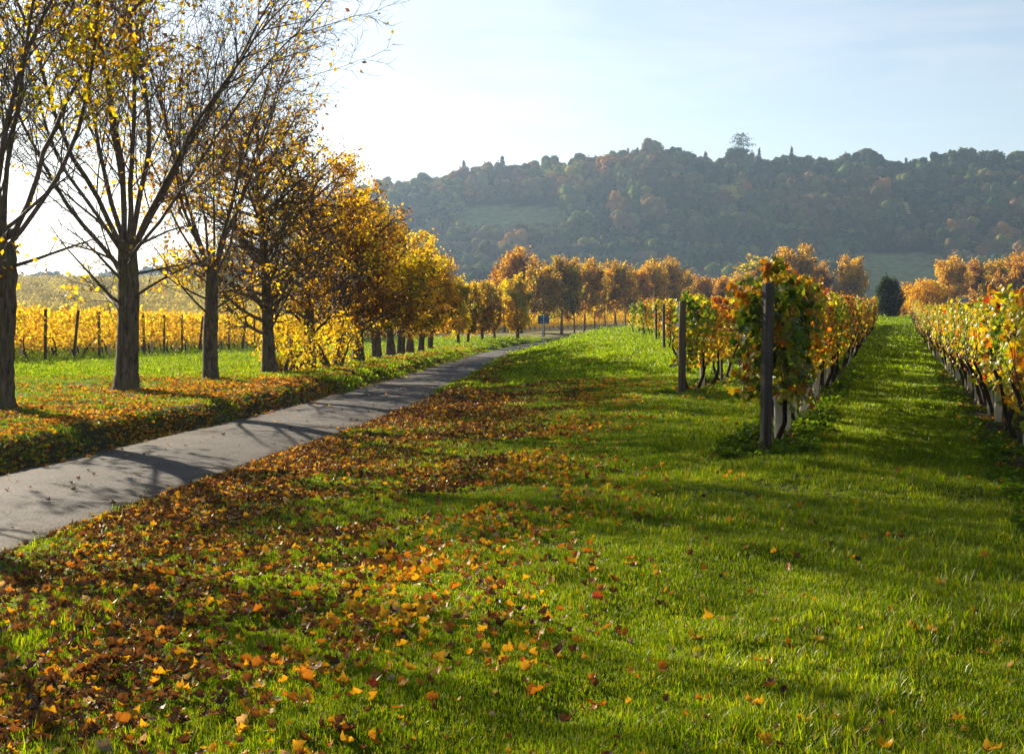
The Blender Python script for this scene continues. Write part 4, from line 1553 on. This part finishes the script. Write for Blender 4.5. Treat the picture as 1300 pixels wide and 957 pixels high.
# trees that stand out against the sky
sky_defs = {
    'pine': crown_tree('tall_pine', 970, 20, 15, 900, [W_CN, W_DG], [3, 1], 'pine'),
    'oak': crown_tree('skyline_oak', 971, 16, 17, 1100, [W_DG, W_OL], [2, 1], 'round'),
    'cone': crown_tree('skyline_spruce', 972, 18, 11, 650, [W_CN], [1], 'cone'),
    'brown': crown_tree('skyline_beech', 973, 16, 15, 1000, [W_BR, W_OL], [2, 1], 'round'),
}
for (px, vt, kd, nm, lb) in [
    (940, 173, 'pine', 'skyline_pine', 'flat topped dark pine standing tallest on the hill crest'),
    (1097, 190, 'oak', 'skyline_tree', 'broad dark domed tree standing alone on the hill crest'),
    (737, 196, 'oak', 'skyline_tree', 'small dark tree alone on the falling end of the hill crest'),
    (825, 177, 'brown', 'skyline_tree', 'brown domed tree on the bump of the hill crest'),
    (797, 190, 'cone', 'skyline_spruce', 'pointed spruce beside the brown domed tree on the crest'),
    (809, 189, 'cone', 'skyline_spruce', 'pointed spruce touching the brown domed tree on the crest'),
    (963, 190, 'cone', 'skyline_spruce', 'pointed spruce next to the flat topped pine on the crest'),
    (1004, 189, 'cone', 'skyline_spruce', 'pointed spruce midway between flat topped pine and broad domed tree'),
    (1238, 195, 'oak', 'skyline_tree', 'dark tree on the crest far beyond the golden round tree'),
    (1290, 193, 'oak', 'skyline_tree', 'dark tree on the crest above the tall russet tree'),
]:
    yv = 800.0
    x = px_x(px, yv)
    z = gz(x, yv) - 0.5
    tm, lm = sky_defs[kd]
    hh = {'pine': 20, 'oak': 15.2, 'cone': 18, 'brown': 15.2}[kd]
    s = (1.6 + (400 - vt) / F * yv - z) / hh
    e = empty(nm, (x, yv, z), px * 0.1, 1)
    ws = min(max(s, 0.6), 1.3)
    e.scale = (ws * 0.8, ws * 0.8, s)
    tag(e, lb, 'tree', 'trees standing out on the hill crest')
    link('trunk', tm, e)
    link('crown', lm, e)

# ------------------------------------------------------------------ grass
rg = np.random.default_rng(2024)


def tuft(name, seed, blades, radius, h, w, tones, wt, lean=0.5, segs=2):
    rng = np.random.default_rng(seed)
    vs, fs, cs = [], [], []
    for b in range(blades):
        r = radius * math.sqrt(rng.random())
        a = rng.random() * 6.283
        p = np.array([math.cos(a) * r, math.sin(a) * r, -0.01])
        az = rng.random() * 6.283
        hh = h * (0.5 + 0.75 * rng.random())
        ww = w * (0.7 + 0.6 * rng.random())
        ln = lean * rng.random()
        d = np.array([math.cos(az), math.sin(az), 0])
        sd = np.array([-d[1], d[0], 0])
        i = len(vs)
        tc = np.array(tones[rng.choice(len(tones), p=np.array(wt) / sum(wt))]) * (0.75 + 0.5 * rng.random())
        m1 = p + d * hh * ln * 0.3 + np.array([0, 0, hh * 0.55])
        tp = p + d * hh * ln * 1.0 + np.array([0, 0, hh * (1 - 0.35 * ln)])
        vs += [p - sd * ww, p + sd * ww, m1 - sd * ww * 0.8, m1 + sd * ww * 0.8, tp]
        fs += [(i, i + 1, i + 3), (i, i + 3, i + 2), (i + 2, i + 3, i + 4)]
        cs += [tc] * 5
    me = mesh_np(name, np.array(vs), np.array(fs), np.array(cs))
    me.materials.append(M_GRASS)
    return me


G1, G2, G3, G4, G5 = (0.122, 0.208, 0.004), (0.210, 0.298, 0.005), (0.045, 0.100, 0.005), (0.28, 0.29, 0.015), (0.28, 0.22, 0.08)
GR = []
for q in range(5):
    GR.append(tuft('grass_near_%d' % q, 3000 + q, 13, 0.035, 0.034, 0.0021, [G1, G2, G3, G4, G5], [4, 3, 2.5, 0.7, 0.25], 0.75))
for q in range(4):
    GR.append(tuft('grass_mid_%d' % q, 3010 + q, 30, 0.11, 0.046, 0.0034, [G1, G2, G3, G4, G5], [4, 3, 2.5, 0.8, 0.2], 0.75))
for q in range(4):
    GR.append(tuft('grass_far_%d' % q, 3020 + q, 60, 0.34, 0.070, 0.010, [G1, G2, G3, G4], [4, 3, 2.0, 0.8], 0.7))
for q in range(3):    # taller, dry-tipped tufts
    GR.append(tuft('grass_tall_%d' % q, 3030 + q, 14, 0.04, 0.072, 0.0023, [G1, G2, G4, G5], [3, 3, 1.5, 0.6], 0.8))


def weed(name, seed):
    rng = np.random.default_rng(seed)
    n = 26
    a = rng.random(n) * 6.28
    r = 0.13 * np.sqrt(rng.random(n))
    pos = np.stack([np.cos(a) * r, np.sin(a) * r, 0.015 + 0.07 * rng.random(n) * (1 - r / 0.16)], 1)
    me = leaf_mesh(name, rng, pos, 0.05 * (0.6 + 0.8 * rng.random(n)), palette(rng, n, [(0.07, 0.13, 0.015), (0.12, 0.18, 0.02)], [2, 1]), OVAL, 1.4)
    me.materials.append(M_GRASS)
    return me


for q in range(3):
    GR.append(weed('weed_%d' % q, 3040 + q))
N = 420000
lo, hi_ = 3.3, 135.0
gy = np.exp(rg.uniform(math.log(lo), math.log(hi_), N))
ga = rg.uniform(-0.47, 0.47, N)
gx = ga * gy
sd, zr = road_dist(gx, gy)
ad = np.abs(sd)
edge = ROAD_HALF - 0.02 + 0.06 * vnoise(gx, gy, 0.4, 51)
keep = (ad > edge)
keep &= ~((sd < 0) & (ad < 1.9) & (rg.random(N) < 0.25))
u = row_u(gx, gy)
soil = np.zeros(N)
for (ru, y0, y1) in ROWS:
    soil = np.maximum(soil, smooth(0.55, 0.25, np.abs(u - ru) + 0.12 * vnoise(gx, gy, 0.45, 52)) * (gy > y0 - 0.5) * (gy < y1))
keep &= rg.random(N) > soil * 0.96
litter_zone = smooth(4.6, 1.6, ad + 0.8 * vnoise(gx, gy, 1.2, 53)) * (sd > 0) * 0.6 + smooth(12, 4, ad) * (sd < 0) * 0.6
keep &= rg.random(N) > litter_zone
keep &= ~((sd < -30) & (gy < 38) & (rg.random(N) < 0.5))
gx, gy, sd, ad, u, soil = gx[keep], gy[keep], sd[keep], ad[keep], u[keep], soil[keep]
n = len(gx)
gzv = height(gx, gy)
kind = np.where(gy < 13, rg.integers(0, 5, n), np.where(gy < 34, rg.integers(5, 9, n), rg.integers(9, 13, n)))
tallp = 0.06 * smooth(-0.2, 0.6, vnoise(gx, gy, 1.3, 54)) + 0.12 * (np.abs(u) < 1.0) * (gy > 13) + 0.30 * ((sd > 0) & (ad < 1.55))
tall = (rg.random(n) < tallp) & (gy < 30)
kind = np.where(tall, rg.integers(13, 16, n), kind)
wd = (rg.random(n) < 0.8 * (soil > 0.3) + 0.0) & (gy < 40)
kind = np.where(wd, rg.integers(16, 19, n), kind)
gs = (0.75 + 0.55 * rg.random(n)) * (1 + 0.35 * vnoise(gx, gy, 0.8, 56) + 0.25 * vnoise(gx, gy, 0.27, 57))
gs = np.where(gy < 13, gs * np.interp(gy, [3, 13], [0.95, 1.25]), gs)
gs = np.where((gy >= 13) & (gy < 34), gs * np.interp(gy, [13, 34], [0.85, 1.25]), gs)
sxy = np.where((gy > 34), gs * np.interp(gy, [34, 135], [0.8, 2.4]), gs)
hmul = np.where(sd < 0, 0.8, 1.0) * (1 + 0.45 * smooth(2.2, 0.9, np.abs(u - 0.0)) * (gy > 12))
rots = np.stack([rg.normal(size=n) * 0.12, rg.normal(size=n) * 0.12, rg.random(n) * 6.283], 1)
instancer('grass', np.stack([gx, gy, gzv], 1), rots, np.stack([sxy, sxy, gs * hmul], 1), kind, GR, 'short lush green grass of the lawn, alley and verges', 'grass')

# ------------------------------------------------------------------ fallen leaves
L_Y, L_O, L_B, L_D, L_T, L_R = (0.55, 0.33, 0.02), (0.42, 0.17, 0.016), (0.15, 0.068, 0.022), (0.070, 0.036, 0.018), (0.36, 0.27, 0.15), (0.36, 0.06, 0.018)


def fallen(name, seed, c):
    """a curled, slightly lobed dry leaf lying flat"""
    rng = np.random.default_rng(seed)
    nx_, ny_ = 6, 4
    vs, fs = [], []
    cu, cv, tw = rng.uniform(0.3, 2.0), rng.uniform(0.4, 3.2), rng.normal() * 0.9
    for i in range(nx_ + 1):
        s = i / nx_
        wd_ = 0.42 * math.sin(math.pi * min(1, 0.10 + 0.90 * s)) ** 0.75 * (1 + 0.26 * math.cos(s * 15 + seed)) * (0.85 + 0.3 * rng.random())
        for j in range(ny_ + 1):
            t = (j / ny_ - 0.5) * 2
            x, y = s - 0.5, t * wd_
            z = cu * x * x * 0.6 + cv * y * y * 0.9 + tw * x * y + 0.05 * rng.normal()
            vs.append((x, y, z))
    k_ = ny_ + 1
    for i in range(nx_):
        for j in range(ny_):
            fs.append((i * k_ + j, i * k_ + j + 1, (i + 1) * k_ + j + 1, (i + 1) * k_ + j))
    b = len(vs)
    vs += [(-0.5, 0.012, 0.15 * cu), (-0.5, -0.012, 0.15 * cu), (-0.85, -0.008, 0.25 * cu + 0.05), (-0.85, 0.008, 0.25 * cu + 0.05)]
    fs.append((b, b + 1, b + 2, b + 3))
    v = np.array(vs)
    v[:, 2] -= v[:, 2].min()
    cc = np.tile(np.array(c), (len(v), 1)) * (0.85 + 0.3 * rng.random((len(v), 1)))
    me = mesh_np(name, v, np.array(fs), cc, True)
    me.materials.append(M_LITTER)
    return me


tones = [('golden yellow', L_Y), ('golden yellow', L_Y), ('orange', L_O), ('orange', L_O), ('brown', L_B), ('brown', L_B), ('brown', L_B), ('dark brown', L_D), ('dark brown', L_D), ('pale tan', L_T), ('red', L_R)]
LF = [fallen('fallen_leaf_%02d' % i, 4000 + i, c) for i, (nm_, c) in enumerate(tones)]
N = 620000
ly = np.exp(rg.uniform(math.log(3.4), math.log(95.0), N))
la = rg.uniform(-0.47, 0.47, N)
lx = la * ly
sd, zr = road_dist(lx, ly)
ad = np.abs(sd)
w_dens = 6200 * 1.0      # points per unit log-y per unit angle turn into a density of N/(ln r * 0.94 * y^2)
raw = N / (math.log(95 / 3.4) * 0.94) / ly ** 2
patch = 0.55 + 0.6 * vnoise(lx, ly, 0.7, 61) + 0.35 * vnoise(lx, ly, 2.4, 62)
d_right = 800 * smooth(7.0, 2.2, ad + 0.9 * vnoise(lx, ly, 1.6, 63)) + 45 * smooth(9.5, 4.5, ad) + 2.5 * smooth(16, 6, ad)
d_left = 240 * smooth(8.6, 3.0, ad) + 95 * smooth(15, 6, ad)
d_road = 1.6 + 40 * smooth(0.95, 1.25, ad) * (sd < 0) + 16 * smooth(0.9, 1.25, ad)
want = np.where(ad < 1.28, d_road, np.where(sd > 0, d_right, d_left) * np.clip(patch, 0.06, None))
want *= np.where(ad < 1.5, 1.0, np.where(ly > 60, 0.6, 1.0))
u = row_u(lx, ly)
for (ru, y0, y1) in ROWS:
    want = want + 22 * smooth(0.8, 0.3, np.abs(u - ru)) * (ly > y0) * (ly < y1)
keepp = rg.random(N) < want / raw
# far leaves show as bigger flakes when the scatter is too thin to reach the wanted density
gain = np.clip(np.sqrt(want / raw), 1.0, 3.2)
lx, ly, sd, ad, gain = lx[keepp], ly[keepp], sd[keepp], ad[keepp], gain[keepp]
n = len(lx)
lz = height(lx, ly)
on_road = ad < 1.26
lz = np.where(on_road, zr[keepp] + 0.03 * (1 - (ad / ROAD_HALF) ** 2) + 0.004, lz + 0.016 + 0.032 * rg.random(n))
near_w = np.array([1.1, 1.1, 0.6, 0.6, 2.0, 2.0, 2.0, 3.4, 3.4, 1.1, 0.04])
far_r = np.array([2.6, 2.6, 1.8, 1.8, 1, 1, 1, 0.5, 0.5, 0.9, 0.25])
verge_w = np.array([2.8, 2.8, 1.7, 1.7, 1.8, 1.8, 1.8, 0.9, 0.9, 1.0, 0.02])
li = rg.choice(11, n, p=near_w / near_w.sum())
li = np.where((sd > 5.0), rg.choice(11, n, p=far_r / far_r.sum()), li)
li = np.where(sd < 0, rg.choice(11, n, p=verge_w / verge_w.sum()), li)
ls = (0.024 + 0.048 * rg.random(n) ** 1.6) * gain
tilt = 0.42
lrot = np.stack([rg.normal(size=n) * tilt, rg.normal(size=n) * tilt, rg.random(n) * 6.283], 1)
lrot[on_road, :2] *= 0.25
inview = (np.abs(lx / ly) < 0.40) & (ly > 4.62)
near_order = np.argsort(np.where(inview, ly, 1e9))
pickn = near_order[:300]
rest_m = np.ones(n, bool)
rest_m[pickn] = False
for i in pickn:
    o = link('fallen_leaf', LF[li[i]], None, (lx[i], ly[i], lz[i]))
    o.rotation_euler = tuple(lrot[i])
    s = float(ls[i])
    o.scale = (s, s, s)
    nm_ = tones[li[i]][0]
    tag(o, '%s curled leaf lying singly on the front edge of the lawn' % nm_, 'leaf', '%s leaves fallen on the front of the lawn' % nm_)
instancer('leaf_litter', np.stack([lx, ly, lz], 1)[rest_m], lrot[rest_m], ls[rest_m], li[rest_m], LF, 'brown, orange and yellow fallen leaves strewn over grass and lane edges', 'leaf litter')
print('counts grass', len(gx), 'litter', n, 'woods', len(sel), 'vines', len(single), 'rest', len(rest))

# ------------------------------------------------------------------ the hazy air of the valley
hz = slab('haze', -2900, 2900, -70, 1440, -8, 150, None)
hz.materials.clear()
M_HAZE = bpy.data.materials.new('valley_haze')
M_HAZE.use_nodes = True
nt = M_HAZE.node_tree
nt.nodes.clear()
ho = nt.nodes.new('ShaderNodeOutputMaterial')
pv_ = nt.nodes.new('ShaderNodeVolumePrincipled')
pv_.inputs['Color'].default_value = (0.50, 0.71, 1.0, 1)
pv_.inputs['Density'].default_value = 0.00019
pv_.inputs['Anisotropy'].default_value = 0.45
nt.links.new(pv_.outputs['Volume'], ho.inputs['Volume'])
hz.materials.append(M_HAZE)
tag(link('haze', hz), 'thin blue autumn haze filling the valley air', 'haze', None, 'stuff')
